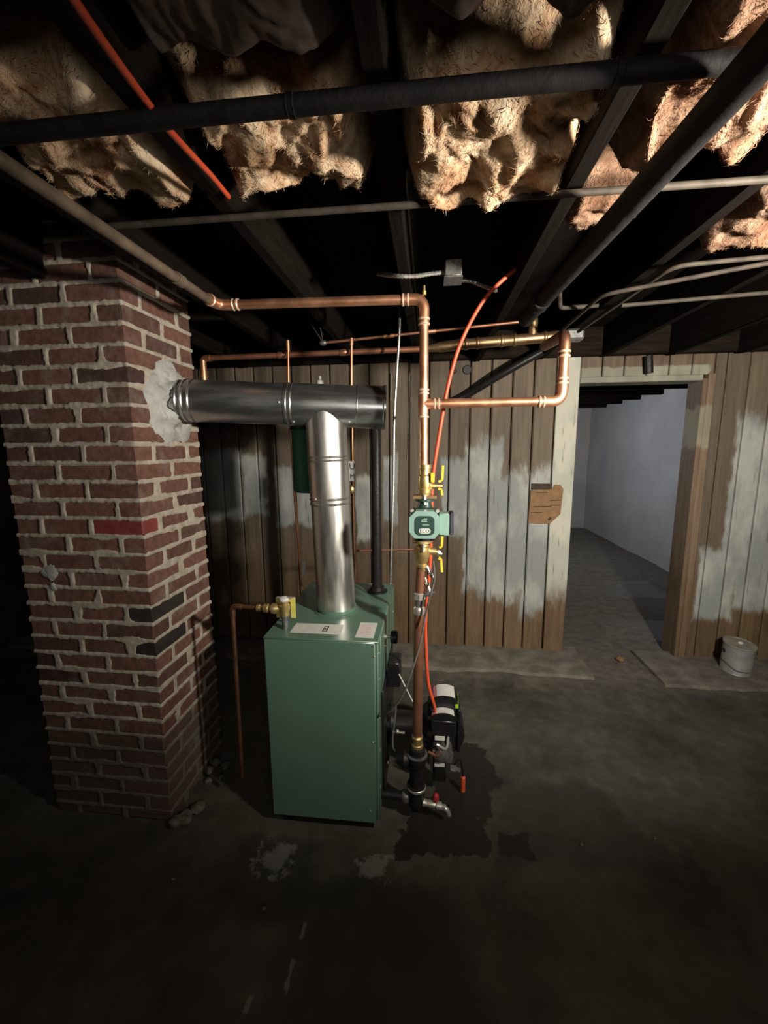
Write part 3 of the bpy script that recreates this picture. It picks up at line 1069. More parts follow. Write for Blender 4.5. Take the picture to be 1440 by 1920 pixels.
obj('tee_outlet', MB().cyl((XR, YR, ZB), (XR + 0.055, YR, ZB), 0.0187, 18), 'copper', run)
obj('branch_tube', MB().tube([(XR + 0.03, YR, ZB), (XB - 0.05, YR, ZB + 0.001)], 0.0160, 18), 'copper', run)
obj('elbow', MB().tube(bend([(XB - 0.075, YR, ZB), (XB, YR, ZB), (XB, YR, ZB + 0.075)], 0.05, 8), 0.0187, 18), 'copper', run)
obj('branch_riser', MB().tube([(XB, YR, ZB + 0.05), (XB, YR, 1.875)], 0.0160, 18), 'copper', run)
obj('elbow', MB().tube(bend([(XB, YR, 1.825), (XB, YR, 1.895), (XB + 0.015, YR + 0.32, 1.93)], 0.045, 8), 0.0187, 18), 'copper_dull', run)


def ring(p, d, r, parent, mat='solder', w=0.008):
    p, d = Vector(p), Vector(d).normalized()
    return obj('solder_ring', MB().lathe(p - d * w / 2, d, [(0, r * 0.9), (w * 0.3, r), (w * 0.7, r), (w, r * 0.9)], 18), mat, parent)


for p, d in (((-0.684, YR, 2.036), (1, 0, 0)), ((-0.70, YR, 2.036), (1, 0, 0)), ((-0.756, YR - 0.06, 2.034), (0, 1, 0)), ((XR - 0.072, YR, ZT), (1, 0, 0)), ((XR - 0.055, YR, ZT), (1, 0, 0)),
             ((XR, YR, ZT - 0.065), (0, 0, 1)), ((XR, YR, ZT - 0.082), (0, 0, 1)), ((XR, YR, ZB + 0.048), (0, 0, 1)), ((XR, YR, ZB + 0.036), (0, 0, 1)),
             ((XR, YR, ZB - 0.045), (0, 0, 1)), ((XR + 0.040, YR, ZB), (1, 0, 0)), ((XR + 0.054, YR, ZB), (1, 0, 0)), ((XB - 0.074, YR, ZB), (1, 0, 0)), ((XB - 0.06, YR, ZB), (1, 0, 0)),
             ((XB, YR, ZB + 0.06), (0, 0, 1)), ((XB, YR, ZB + 0.075), (0, 0, 1)), ((XB, YR, 1.825), (0, 0, 1)), ((XB, YR, 1.84), (0, 0, 1))):
    ring(p, d, 0.0208, run)

# ------------------------------------------------------------------ isolation valves and circulator
def lever(parent, pts, w=0.006):
    mb = MB()
    path = bend(pts, 0.012, 5)
    for a, b_ in zip(path[:-1], path[1:]):
        a, b_ = Vector(a), Vector(b_)
        d = (b_ - a).normalized()
        nrm = Vector((0, 1, 0)).cross(d).normalized() * 0.0042
        wv = Vector((0, w, 0))
        mb.prism([a - wv - nrm, a + wv - nrm, a + wv + nrm, a - wv + nrm], b_ - a)
    return obj('handle', mb, 'yellow_plastic', parent)


vx = -0.014
uv = thing('isolation_valve', 'brass isolation valve with yellow handles above the green circulator', 'valve', (vx, YR, 1.36), 'circulator valves')
obj('body', MB().lathe((vx, YR, 1.352), (0, 0, 1), [(0, 0.020), (0.010, 0.022), (0.012, 0.026), (0.026, 0.027), (0.028, 0.023), (0.050, 0.026), (0.072, 0.024), (0.076, 0.020), (0.098, 0.019), (0.10, 0.022), (0.112, 0.022), (0.114, 0.0175)], 12), 'brass', uv)
obj('flange', MB().prism([(vx - 0.043, YR - 0.018, 1.343), (vx + 0.043, YR - 0.018, 1.343), (vx + 0.043, YR + 0.018, 1.343), (vx - 0.043, YR + 0.018, 1.343)], (0, 0, 0.011)), 'bronze_old', uv)
obj('stem', MB().lathe((vx + 0.018, YR, 1.388), (1, 0, 0), [(0, 0.012), (0.014, 0.011), (0.016, 0.008), (0.034, 0.006), (0.046, 0.004)], 10), 'brass', uv)
obj('bolt', MB().cyl((vx, YR - 0.022, 1.322), (vx, YR - 0.022, 1.356), 0.0055, 8), 'chrome', uv)
obj('grip', MB().rbox(vx + 0.018, vx + 0.034, YR - 0.03, YR - 0.012, 1.402, 1.437, 0.003), 'yellow_plastic', uv)
lever(uv, [(vx + 0.048, YR, 1.404), (vx + 0.062, YR, 1.408), (vx + 0.064, YR, 1.462)])
lever(uv, [(vx + 0.048, YR, 1.378), (vx + 0.060, YR, 1.376), (vx + 0.063, YR, 1.354)])

px_, pz_ = -0.0135, 1.263
pump = thing('circulator_pump', 'small green circulator pump with dark round-cornered display on the riser', 'pump', (px_, YR, 1.20))
obj('volute', MB().lathe((px_, YR + 0.02, pz_), (0, -1, 0), [(0, 0.030), (0.01, 0.043), (0.045, 0.045), (0.05, 0.040)], 20), 'pump_dark', pump)
obj('neck', MB().lathe((px_, YR, 1.300), (0, 0, 1), [(0, 0.034), (0.02, 0.024), (0.033, 0.022), (0.034, 0.036), (0.042, 0.036)], 16), 'pump_dark', pump)
obj('neck', MB().lathe((px_, YR, 1.190), (0, 0, 1), [(0, 0.040), (0.012, 0.040), (0.014, 0.026), (0.035, 0.034)], 16), 'black_paint', pump)
obj('back_plate', MB().rbox(px_ - 0.050, px_ + 0.052, YR - 0.062, YR - 0.028, pz_ - 0.044, pz_ + 0.050, 0.008), 'pump_dark', pump)
hw_, hh_, cc = 0.0525, 0.0475, 0.022
fy = YR - 0.105
octo = [(px_ - hw_ + cc * .8, fy, pz_ - hh_), (px_ + hw_ - cc * .8, fy, pz_ - hh_), (px_ + hw_, fy, pz_ - hh_ + cc), (px_ + hw_, fy, pz_ + hh_ - cc), (px_ + hw_ - cc, fy, pz_ + hh_), (px_ - hw_ + cc, fy, pz_ + hh_), (px_ - hw_, fy, pz_ + hh_ - cc), (px_ - hw_, fy, pz_ - hh_ + cc)]
obj('motor_housing', MB().prism(octo, (0, 0.050, 0)), 'pump_green', pump)


def rrect(cx, cz, w, h, r, y, n_=5):
    pts = []
    for sx, sz, a0 in ((1, -1, -90), (1, 1, 0), (-1, 1, 90), (-1, -1, 180)):
        for k in range(n_ + 1):
            a = math.radians(a0 + 90 * k / n_)
            pts.append((cx + sx * (w - r) + r * math.cos(a), y, cz + sz * (h - r) + r * math.sin(a)))
    return pts


disp = obj('display', MB().prism(rrect(px_ + 0.001, pz_ - 0.002, 0.0330, 0.0335, 0.017, fy - 0.003), (0, 0.004, 0)), 'pump_dark', pump)
obj('screen', MB().prism(rrect(px_ + 0.001, pz_ - 0.020, 0.0200, 0.0085, 0.008, fy - 0.0042), (0, 0.002, 0)), 'white_label', disp)
obj('lettering', text_mb('ECO', 0.0165, (px_ + 0.001, fy - 0.0046, pz_ - 0.0205), (1, 0, 0), (0, 0, 1)), 'pump_dark', disp)
pr = MB()
for dx, dzz, w_, h_ in ((0.0, 0.018, 0.009, 0.0022), (-0.002, 0.013, 0.010, 0.002), (0.003, 0.022, 0.006, 0.0018), (0.004, 0.001, 0.012, 0.0016)):
    pr.prism([(px_ + dx - w_, fy - 0.0036, pz_ + dzz - h_), (px_ + dx + w_, fy - 0.0036, pz_ + dzz - h_), (px_ + dx + w_, fy - 0.0036, pz_ + dzz + h_), (px_ + dx - w_, fy - 0.0036, pz_ + dzz + h_)], (0, 0.001, 0))
obj('print', pr, 'pump_print', disp)
for sx in (-1, 1):
    obj('bolt', MB().lathe((px_ + sx * 0.044, YR - 0.075, pz_ + 0.046), (0, -1, 0), [(0, 0.0070), (0.012, 0.0070), (0.014, 0.0055)], 8), 'chrome', pump)
obj('terminal_box', MB().rbox(px_ + 0.048, px_ + 0.086, fy + 0.014, fy + 0.070, pz_ - 0.040, pz_ + 0.038, 0.004), 'pump_green', pump)
obj('box_end', MB().rbox(px_ + 0.086, px_ + 0.100, fy + 0.012, fy + 0.072, pz_ - 0.036, pz_ + 0.041, 0.003), 'violet_black', pump)

lx = -0.022
lv = thing('isolation_valve', 'brass isolation valve with yellow handles below the green circulator', 'valve', (lx, YR, 1.07), 'circulator valves')
obj('body', MB().lathe((lx, YR, 1.072), (0, 0, 1), [(0, 0.019), (0.012, 0.020), (0.014, 0.025), (0.024, 0.025), (0.026, 0.022), (0.05, 0.027), (0.072, 0.031), (0.09, 0.030), (0.094, 0.024), (0.105, 0.022), (0.107, 0.038), (0.118, 0.038)], 14), 'brass', lv)
obj('bolt', MB().cyl((lx + 0.004, YR - 0.034, 1.150), (lx + 0.006, YR - 0.030, 1.198), 0.0055, 8), 'chrome', lv)
obj('stem', MB().lathe((lx + 0.018, YR, 1.146), (1, 0, -0.1), [(0, 0.015), (0.030, 0.014), (0.032, 0.009), (0.044, 0.008)], 12), 'brass', lv)
obj('nut', MB().lathe((lx + 0.056, YR, 1.142), (1, 0, -0.5), [(0, 0.010), (0.010, 0.010), (0.011, 0.005), (0.018, 0.005)], 6), 'chrome', lv)
lever(lv, [(lx + 0.062, YR, 1.160), (lx + 0.072, YR, 1.164), (lx + 0.073, YR, 1.202)])
lever(lv, [(lx + 0.060, YR, 1.120), (lx + 0.070, YR, 1.116), (lx + 0.074, YR, 1.066)])
obj('drain_cock', MB().lathe((lx + 0.016, YR - 0.012, 1.092), (0.5, 0, -1), [(0, 0.008), (0.012, 0.009), (0.014, 0.006), (0.030, 0.008), (0.05, 0.007)], 8), 'chrome', lv)

# lower riser, browner copper, down to the iron fittings
lr = thing('copper_return', 'brownish copper return pipe from the lower valve down to the black iron fittings', 'pipe', (-0.036, YR, 0.37))
obj('upper_tube', MB().tube([(-0.026, YR, 1.085), (-0.032, YR, 0.955)], 0.0185, 18), 'copper_brown', lr)
obj('nipple', MB().tube([(-0.032, YR, 0.995), (-0.033, YR, 0.890)], 0.0165, 18), 'grey_metal', lr)
obj('union', MB().lathe((-0.032, YR, 0.955), (0, 0, 1), [(0, 0.019), (0.004, 0.0235), (0.026, 0.0235), (0.03, 0.019)], 8), 'chrome', lr)
obj('union', MB().lathe((-0.033, YR, 0.893), (0, 0, 1), [(0, 0.018), (0.006, 0.023), (0.030, 0.023), (0.036, 0.018)], 8), 'chrome', lr)
obj('lower_tube', MB().tube([(-0.033, YR, 0.90), (-0.037, YR, 0.34)], 0.0195, 18), 'copper_brown', lr)
obj('side_cock', MB().lathe((-0.012, YR - 0.004, 1.045), (0.35, 0, -1), [(0, 0.006), (0.02, 0.007), (0.022, 0.010), (0.034, 0.010), (0.036, 0.006), (0.06, 0.008)], 8), 'chrome', lr)
obj('side_cock', MB().lathe((-0.014, YR - 0.004, 0.975), (1, 0, 0.35), [(0, 0.008), (0.016, 0.011), (0.028, 0.011), (0.03, 0.006), (0.042, 0.006)], 8), 'grey_metal', lr)
obj('brass_adapter', MB().lathe((-0.037, YR, 0.330), (0, 0, 1), [(0, 0.024), (0.016, 0.024), (0.018, 0.021), (0.045, 0.021), (0.05, 0.0245), (0.056, 0.021)], 12), 'brass', lr)

ir = thing('iron_return_fitting', 'black iron tee and unions at the foot of the copper return', 'pipe', (-0.040, YR, 0.03))
obj('union', MB().lathe((-0.038, YR, 0.245), (0, 0, 1), [(0, 0.030), (0.010, 0.036), (0.034, 0.036), (0.036, 0.041), (0.058, 0.041), (0.060, 0.034), (0.086, 0.032), (0.09, 0.026)], 12), 'black_iron', ir)
obj('union_ring', MB().lathe((-0.038, YR, 0.296), (0, 0, 1), [(0, 0.040), (0.003, 0.0425), (0.008, 0.0425), (0.010, 0.038)], 24), 'grey_metal', ir)
obj('side_boss', MB().lathe((-0.07, YR, 0.275), (-1, 0, 0), [(0, 0.03), (0.02, 0.034), (0.035, 0.026), (0.05, 0.02)], 14), 'black_iron', ir)
obj('iron_nipple', MB().cyl((-0.039, YR, 0.15), (-0.038, YR, 0.25), 0.029, 18), 'black_iron', ir)
obj('tee', MB().lathe((-0.040, YR, 0.050), (0, 0, 1), [(0, 0.022), (0.012, 0.030), (0.030, 0.034), (0.095, 0.033), (0.098, 0.038), (0.115, 0.038), (0.117, 0.03)], 18), 'black_iron', ir)
obj('chrome_band', MB().lathe((-0.040, YR, 0.146), (0, 0, 1), [(0, 0.037), (0.003, 0.0395), (0.012, 0.0395), (0.015, 0.036)], 24), 'chrome', ir)
obj('boiler_nipple', MB().cyl((-0.182, YR, 0.105), (-0.05, YR, 0.100), 0.019, 16), 'black_iron', ir)
obj('coupling', MB().lathe((-0.098, YR, 0.102), (1, 0, 0), [(0, 0.023), (0.004, 0.026), (0.024, 0.026), (0.028, 0.023)], 10), 'grey_metal', ir)
obj('drain_cock', MB().lathe((-0.012, YR - 0.005, 0.086), (1, -0.1, -0.06), [(0, 0.016), (0.018, 0.013), (0.030, 0.015), (0.052, 0.012), (0.056, 0.016), (0.075, 0.016), (0.078, 0.009), (0.092, 0.010)], 12), 'chrome', ir)
hd = obj('drain_handle', MB().lathe((0.040, YR - 0.008, 0.092), (0, 0.05, 1), [(0, 0.005), (0.014, 0.005), (0.016, 0.014), (0.034, 0.012), (0.040, 0.006)], 10), 'red_plastic', ir)
obj('drain_spout', MB().tube(bend([(0.055, YR - 0.010, 0.078), (0.085, YR - 0.014, 0.072), (0.094, YR - 0.016, 0.046)], 0.015), 0.010, 10), 'chrome', ir)

# ------------------------------------------------------------------ boiler
BX0, BX1, BY0, BY1, BZ0, BZ1 = -0.620, -0.180, 1.411, 2.065, 0.050, 0.819
bo = thing('boiler', 'green enamelled steel boiler standing on the concrete floor', 'boiler', ((BX0 + BX1) / 2, (BY0 + BY1) / 2, 0))
obj('base', MB().box(BX0 + 0.03, BX1 - 0.03, BY0 + 0.03, BY1 - 0.03, 0.0, BZ0 + 0.01), 'black_paint', bo)
obj('jacket', MB().rbox(BX0 + 0.003, BX1 - 0.003, BY0 + 0.006, BY1, BZ0 + 0.004, BZ1 - 0.004, 0.006), 'green_enamel', bo)
fp = obj('front_panel', MB().rbox(BX0, BX1 - 0.012, BY0, BY0 + 0.010, BZ0, BZ1 - 0.003, 0.004), 'green_enamel', bo)
obj('corner_strip', MB().rbox(BX1 - 0.014, BX1, BY0 + 0.003, BY0 + 0.05, BZ0 + 0.006, BZ1 - 0.003, 0.005), 'green_enamel', bo)
tp = obj('top_panel', MB().rbox(BX0 - 0.002, BX1 + 0.002, BY0 - 0.002, BY1 + 0.002, BZ1 - 0.006, BZ1 + 0.002, 0.003), 'green_enamel', bo)
obj('side_panel', MB().rbox(BX1 - 0.004, BX1 + 0.004, BY1 - 0.10, BY1 - 0.004, 0.35, BZ1 - 0.004, 0.002), 'green_enamel', bo)
obj('side_panel', MB().rbox(BX1 - 0.004, BX1 + 0.003, BY0 + 0.055, BY1 - 0.104, 0.57, BZ1 - 0.004, 0.002), 'green_enamel', bo)
obj('burner_plate', MB().rbox(BX1 - 0.004, BX1 + 0.008, BY0 + 0.10, BY1 - 0.11, 0.08, 0.56, 0.004), 'black_paint', bo)
for (x, y) in ((702, 1232), (699, 1392), (694, 1520)):
    p = Vector((-0.195, 1.411, 0.76) if y == 1232 else ((-0.205, 1.411, 0.408) if y == 1392 else (-0.219, 1.411, 0.108)))
    obj('screw', MB().lathe((p.x, BY0 + 0.002, p.z), (0, -1, 0), [(0, 0.0045), (0.003, 0.0045), (0.0045, 0.002)], 8), 'chrome', bo)
for z in (0.765, 0.66, 0.50, 0.36, 0.20):
    obj('screw', MB().lathe((BX1 - 0.002, BY0 + 0.022, z), (1, 0, 0), [(0, 0.0045), (0.003, 0.0045), (0.0045, 0.002)], 8), 'chrome', bo)
for y in (1.62, 1.99):
    obj('screw', MB().lathe((BX1 + 0.002, y, 0.70), (1, 0, 0), [(0, 0.005), (0.003, 0.005), (0.005, 0.002)], 8), 'chrome', bo)
zt = BZ1 + 0.0022


def sticker(x0, x1, y0, y1, parent, mat='white_label', nm='sticker'):
    return obj(nm, MB().box(x0, x1, y0, y1, zt - 0.0006, zt + 0.0008), mat, parent)


s1 = sticker(-0.532, -0.335, 1.456, 1.542, bo)
lg = MB()
lg.box(-0.408, -0.390, 1.475, 1.479, zt + 0.0008, zt + 0.0012).box(-0.408, -0.390, 1.518, 1.522, zt + 0.0008, zt + 0.0012)
lg.box(-0.408, -0.405, 1.475, 1.522, zt + 0.0008, zt + 0.0012).box(-0.394, -0.390, 1.475, 1.522, zt + 0.0008, zt + 0.0012).box(-0.404, -0.396, 1.494, 1.503, zt + 0.0008, zt + 0.0012)
obj('logo', lg, 'print_black', s1)
s2 = sticker(-0.272, -0.202, 1.438, 1.572, bo)
lines = MB()
for k in range(6):
    lines.box(-0.262, -0.214 - 0.006 * (k % 3), 1.465 + 0.015 * k, 1.467 + 0.015 * k, zt + 0.0008, zt + 0.0011)
obj('print', lines, 'pink_label', s2)
# gauge on the right side
gp = Vector((-0.142, 1.6, 0.751))
obj('gauge_stem', MB().lathe((BX1, 1.60, gp.z), (1, 0, 0), [(0, 0.010), (0.012, 0.010), (0.013, 0.007), (gp.x - BX1 + 0.0, 0.007)], 10), 'chrome', bo)
obj('gauge', MB().lathe((gp.x - 0.010, 1.60, gp.z), (1, 0, 0), [(0, 0.020), (0.004, 0.027), (0.026, 0.027), (0.03, 0.022)], 18), 'black_paint', bo)
# aquastat box with its knob and cable, on the side above the burner
obj('control_box', MB().rbox(BX1 + 0.003, BX1 + 0.060, 1.70, 1.80, 0.46, 0.58, 0.006), 'black_paint', bo)
obj('flue_collar', MB().lathe((-0.402, 1.705, BZ1), (0, 0, 1), [(0, 0.098), (0.004, 0.098), (0.006, 0.087), (0.02, 0.087)], 32), 'green_enamel', bo)

# ------------------------------------------------------------------ flue
fl_ = thing('flue_pipe', 'shiny galvanised flue pipe rising from the boiler to a tee and the chimney', 'flue', (-0.402, 1.705, BZ1))
RF = 0.0840
h0, h1 = Vector((-1.10, 1.618, 1.727)), Vector((-0.182, 1.742, 1.690))
hd_ = (h1 - h0).normalized()
L_ = (h1 - h0).length


def hp(d):
    return h0 + hd_ * d


def bead(p, d, r, mat, nm='bead', w=0.012):
    p, d = Vector(p), Vector(d).normalized()
    return obj(nm, MB().lathe(p - d * w / 2, d, [(0, r), (w * 0.25, r + 0.0032), (w * 0.5, r + 0.0045), (w * 0.75, r + 0.0032), (w, r)], 40), mat, fl_)


jx = 0.53
obj('chimney_adapter', MB().lathe(h0, hd_, [(0, 0.077), (0.105, 0.077), (0.112, 0.0835), (0.128, 0.0835), (0.130, RF)], 40), 'galvanised_h', fl_)
obj('horizontal_section', MB().lathe(hp(0.12), hd_, [(0, RF), (jx - 0.10, RF - 0.0005)], 40), 'galvanised_h', fl_)
obj('tee_section', MB().lathe(hp(jx - 0.01), hd_, [(0, RF + 0.0015), (L_ - jx - 0.10, RF + 0.0015)], 40), 'galvanised_h', fl_)
obj('end_cap', MB().lathe(hp(L_ - 0.112), hd_, [(0, RF + 0.003), (0.100, RF + 0.003), (0.104, RF + 0.007), (0.112, RF + 0.007), (0.1121, RF - 0.002), (0.113, 0.01)], 40), 'galvanised_h', fl_)
for d in (0.098, 0.124, 0.150, jx, jx + 0.018, L_ - 0.115):
    bead(hp(d), hd_, RF - 0.001 if d > 0.11 else 0.077, 'galvanised_h')
v0, v1 = Vector((-0.402, 1.705, BZ1 + 0.002)), Vector((-0.430, 1.712, 1.70))
vd = (v1 - v0).normalized()
obj('vertical_section', MB().lathe(v0, vd, [(0, RF), (0.48, RF - 0.001)], 40), 'galvanised', fl_)
obj('tee_branch', MB().lathe(v0 + vd * 0.47, vd, [(0, RF + 0.0010), (0.18, RF + 0.0010), (0.385, RF)], 40), 'galvanised', fl_)
for d in (0.475, 0.495, 0.655, 0.668):
    p = v0 + vd * d
    bead(p, vd, RF, 'galvanised')
for (p, d) in ((v0 + vd * 0.50 + Vector((-0.045, -0.071, 0)), (-0.5, -0.85, 0)), (hp(jx - 0.012) + Vector((0.0, -RF, 0.0)), (0, -1, 0)), (hp(L_ - 0.14) + Vector((0, -0.055, -0.064)), (0, -0.65, -0.75)),
               (hp(jx + 0.03) + Vector((0, -0.045, -0.071)), (0, -0.55, -0.8))):
    obj('screw', MB().lathe(tuple(p), d, [(0, 0.0045), (0.004, 0.0045), (0.006, 0.002)], 8), 'chrome', fl_)

# ------------------------------------------------------------------ black supply pipe, air scoop and expansion tank
XS, YS = -0.250, 1.945
sp = thing('supply_pipe', 'black iron supply pipe rising from the boiler top behind the flue end', 'pipe', (XS, YS, BZ1))
obj('tube', MB().tube(bend([(XS, YS, BZ1), (XS, YS, 1.735), (-0.44, YS, 1.735)], 0.05, 8), 0.0245, 20), 'black_iron', sp)
obj('boss', MB().lathe((XS, YS, BZ1), (0, 0, 1), [(0, 0.050), (0.008, 0.050), (0.012, 0.036), (0.03, 0.033)], 20), 'black_iron', sp)
obj('elbow', MB().tube(bend([(XS, YS, 1.655), (XS, YS, 1.735), (XS - 0.08, YS, 1.735)], 0.05, 8), 0.031, 20), 'black_iron', sp)
obj('air_scoop', MB().lathe((-0.44, YS, 1.735), (-1, 0, 0), [(0, 0.028), (0.02, 0.045), (0.12, 0.045), (0.14, 0.028)], 20), 'black_iron', sp)
vt = Vector((-0.509, 1.945, 1.842))
obj('vent_stem', MB().cyl((vt.x, YS, 1.76), (vt.x, YS, vt.z), 0.008, 12), 'brass', sp)
obj('air_vent', MB().lathe((vt.x, YS, vt.z - 0.05), (0, 0, 1), [(0, 0.013), (0.004, 0.017), (0.045, 0.017), (0.048, 0.011), (0.052, 0.007), (0.066, 0.007)], 14), 'white_plastic', sp)

XT, YT, RT = -0.556, 1.955, 0.100
tk = thing('expansion_tank', 'green expansion tank hanging behind the vertical flue', 'tank', (XT, YT, 1.318))
obj('shell', MB().lathe((XT, YT, 1.318), (0, 0, 1), [(0, 0.088), (0.005, 0.096), (0.012, RT), (0.305, RT), (0.315, 0.096), (0.345, 0.06), (0.36, 0.02)], 44), 'green_tank', tk)
obj('rim', MB().lathe((XT, YT, 1.612), (0, 0, 1), [(0, RT), (0.003, RT + 0.004), (0.018, RT + 0.004), (0.021, RT)], 44), 'black_paint', tk)
obj('neck', MB().cyl((XT, YT, 1.66), (XT, YT, 1.71), 0.016, 12), 'black_iron', tk)
tgp = thing('pipe_tag', 'small white lettered tag on the copper drop right of the flue', 'tag', (-0.386, 2.045, 1.362))
q0, q1 = Vector((-0.4, 2.045, 1.362)), Vector((-0.368, 2.045, 1.461))
obj('plate', MB().box(q0.x - 0.004, q1.x + 0.002, 2.046, 2.0475, q0.z, q1.z), 'white_label', tgp)
obj('lettering', text_mb('U', 0.045, ((q0.x + q1.x) / 2, 2.0455, q1.z - 0.026), (1, 0, 0), (0, 0, 1)), 'print_black', tgp)
obj('lettering', text_mb('M', 0.034, ((q0.x + q1.x) / 2, 2.0455, q0.z + 0.022), (1, 0, 0), (0, 0, 1)), 'print_black', tgp)

# ------------------------------------------------------------------ relief valve and its discharge pipe
RX, RY = -0.560, 1.487
rv = thing('relief_valve', 'brass relief valve with a yellow tag on the boiler top', 'valve', (RX, RY, BZ1))
obj('nipple', MB().lathe((RX, RY, BZ1), (0, 0, 1), [(0, 0.012), (0.045, 0.012), (0.047, 0.016), (0.058, 0.016)], 12), 'grey_metal', rv)
obj('body', MB().lathe((RX, RY, 0.872), (0, 0, 1), [(0, 0.014), (0.006, 0.018), (0.024, 0.018), (0.028, 0.022), (0.048, 0.022), (0.052, 0.017), (0.066, 0.017)], 14), 'brass', rv)
obj('cap', MB().lathe((RX, RY, 0.938), (0, 0, 1), [(0, 0.019), (0.006, 0.021), (0.012, 0.019), (0.016, 0.010)], 16), 'white_plastic', rv)
obj('lift_lever', MB().rbox(RX - 0.03, RX + 0.044, RY - 0.006, RY + 0.006, 0.949, 0.953, 0.001), 'chrome', rv)
obj('outlet', MB().lathe((RX - 0.014, RY, 0.904), (-1, 0, 0), [(0, 0.016), (0.012, 0.017), (0.018, 0.021), (0.036, 0.021), (0.038, 0.014), (0.050, 0.014), (0.052, 0.018), (0.068, 0.018), (0.07, 0.012), (0.085, 0.011), (0.087, 0.014), (0.098, 0.014)], 12), 'brass', rv)
tgm = MB()
for x0, x1, zlo in ((RX - 0.042, RX - 0.022, 0.858), (RX + 0.018, RX + 0.038, 0.858)):
    tgm.prism([(x0, RY + 0.020, zlo), (x1, RY + 0.020, zlo), (x1, RY + 0.022, 0.942), (x0, RY + 0.022, 0.942)], (0, 0.0016, 0))
tgm.prism([(RX - 0.042, RY + 0.0205, 0.925), (RX + 0.038, RY + 0.0205, 0.925), (RX + 0.036, RY + 0.022, 0.946), (RX - 0.034, RY + 0.022, 0.946)], (0, 0.0016, 0))
obj('tag', tgm, 'yellow_tag', rv)
ZD = 0.904
dp = thing('discharge_pipe', 'thin copper discharge pipe dropping from the relief valve beside the chimney', 'pipe', (-0.782, RY, 0.14))
obj('tube', MB().tube(bend([(RX - 0.10, RY, ZD), (-0.774, RY, ZD + 0.004), (-0.782, RY, 0.140)], 0.018, 6), 0.0085, 12), 'copper_dull', dp)
obj('elbow', MB().tube(bend([(-0.735, RY, ZD + 0.002), (-0.774, RY, ZD + 0.004), (-0.775, RY, ZD - 0.04)], 0.018, 6), 0.011, 12), 'copper_dull', dp)

# ------------------------------------------------------------------ oil burner on the right side of the boiler
YB = 1.70
bu = thing('oil_burner', 'black oil burner with white and pink labels bolted to the boiler side', 'burner', (0.06, YB, 0.0))
bc = Vector((0.065, YB, 0.270))
obj('air_tube', MB().cyl((BX1, YB + 0.02, 0.275), (0.0, YB + 0.02, 0.275), 0.055, 24), 'black_paint', bu)
obj('mount_flange', MB().lathe((BX1 + 0.008, YB + 0.02, 0.275), (1, 0, 0), [(0, 0.095), (0.010, 0.095), (0.012, 0.07), (0.03, 0.06)], 28), 'black_paint', bu)
obj('fan_housing', MB().lathe((bc.x, YB + 0.09, bc.z), (0, -1, 0), [(0, 0.085), (0.008, 0.102), (0.12, 0.102), (0.132, 0.09)], 32), 'black_paint', bu)
obj('igniter_box', MB().rbox(bc.x - 0.060, bc.x + 0.062, YB - 0.045, YB + 0.07, bc.z + 0.080, bc.z + 0.130, 0.012), 'black_paint', bu)
cap_ = MB()
# two curved hoods with wrap-over labels
def hood(cz, y0, y1, r, nm, xoff=0.0):
    mb = MB()
    pts = []
    for k in range(13):
        a = math.radians(180 - 180 * k / 12)
        pts.append((bc.x + 0.012 + xoff + r * math.cos(a), y0, cz + 0.55 * r * math.sin(a)))
    mb.prism(pts, (0, y1 - y0, 0))
    o = obj(nm, mb, 'black_paint', bu)
    lab_, pk = MB(), MB()
    for q, (m_, aa, ab) in enumerate(((pk, 152, 128), (lab_, 126, 42))):
        st_ = 8
        for k in range(st_ + 1):
            a = math.radians(aa + (ab - aa) * k / st_)
            for yy in (y0 + 0.006, y1 - 0.006):
                m_.v.append((bc.x + 0.012 + xoff + (r + 0.001) * math.cos(a), yy, cz + 0.55 * (r + 0.002) * math.sin(a)))
        for k in range(st_):
            m_.f.append((2 * k, 2 * k + 2, 2 * k + 3, 2 * k + 1))
    l_ = obj('label', lab_, 'white_label', o)
    obj('label', pk, 'pink_label', o)
    return o


hood(0.428, YB - 0.045, YB + 0.055, 0.058, 'motor_hood')
hood(0.372, YB - 0.085, YB - 0.030, 0.058, 'control_hood', -0.004)
obj('motor_hood_base', MB().rbox(bc.x - 0.046, bc.x + 0.070, YB - 0.040, YB + 0.06, 0.375, 0.430, 0.006), 'black_paint', bu)
obj('lime_sticker', MB().box(bc.x + 0.0700, bc.x + 0.0712, YB - 0.04, YB + 0.01, 0.405, 0.442), 'lime_label', bu)
obj('lime_sticker', MB().box(bc.x + 0.058, bc.x + 0.070, YB - 0.0412, YB - 0.040, 0.405, 0.435), 'lime_label', bu)
obj('control_base', MB().rbox(bc.x - 0.048, bc.x + 0.062, YB - 0.088, YB - 0.028, 0.300, 0.374, 0.006), 'black_paint', bu)
for cz in (0.292, 0.165):
    obj('label_plate', MB().rbox(bc.x - 0.030, bc.x + 0.014, YB - 0.0905, YB - 0.0885, cz - 0.010, cz + 0.011, 0.0009), 'white_label', bu)
obj('fuel_pump', MB().lathe((bc.x + 0.0, YB - 0.045, 0.225), (0, -1, 0), [(0, 0.045), (0.02, 0.048), (0.05, 0.042), (0.052, 0.032), (0.066, 0.030), (0.07, 0.02)], 20), 'grey_metal', bu)
obj('pump_bracket', MB().prism([(bc.x - 0.03, YB - 0.10, 0.19), (bc.x + 0.045, YB - 0.10, 0.185), (bc.x + 0.05, YB - 0.10, 0.225), (bc.x + 0.0, YB - 0.10, 0.275), (bc.x - 0.038, YB - 0.10, 0.25)], (0, 0.02, 0)), 'grey_metal', bu)
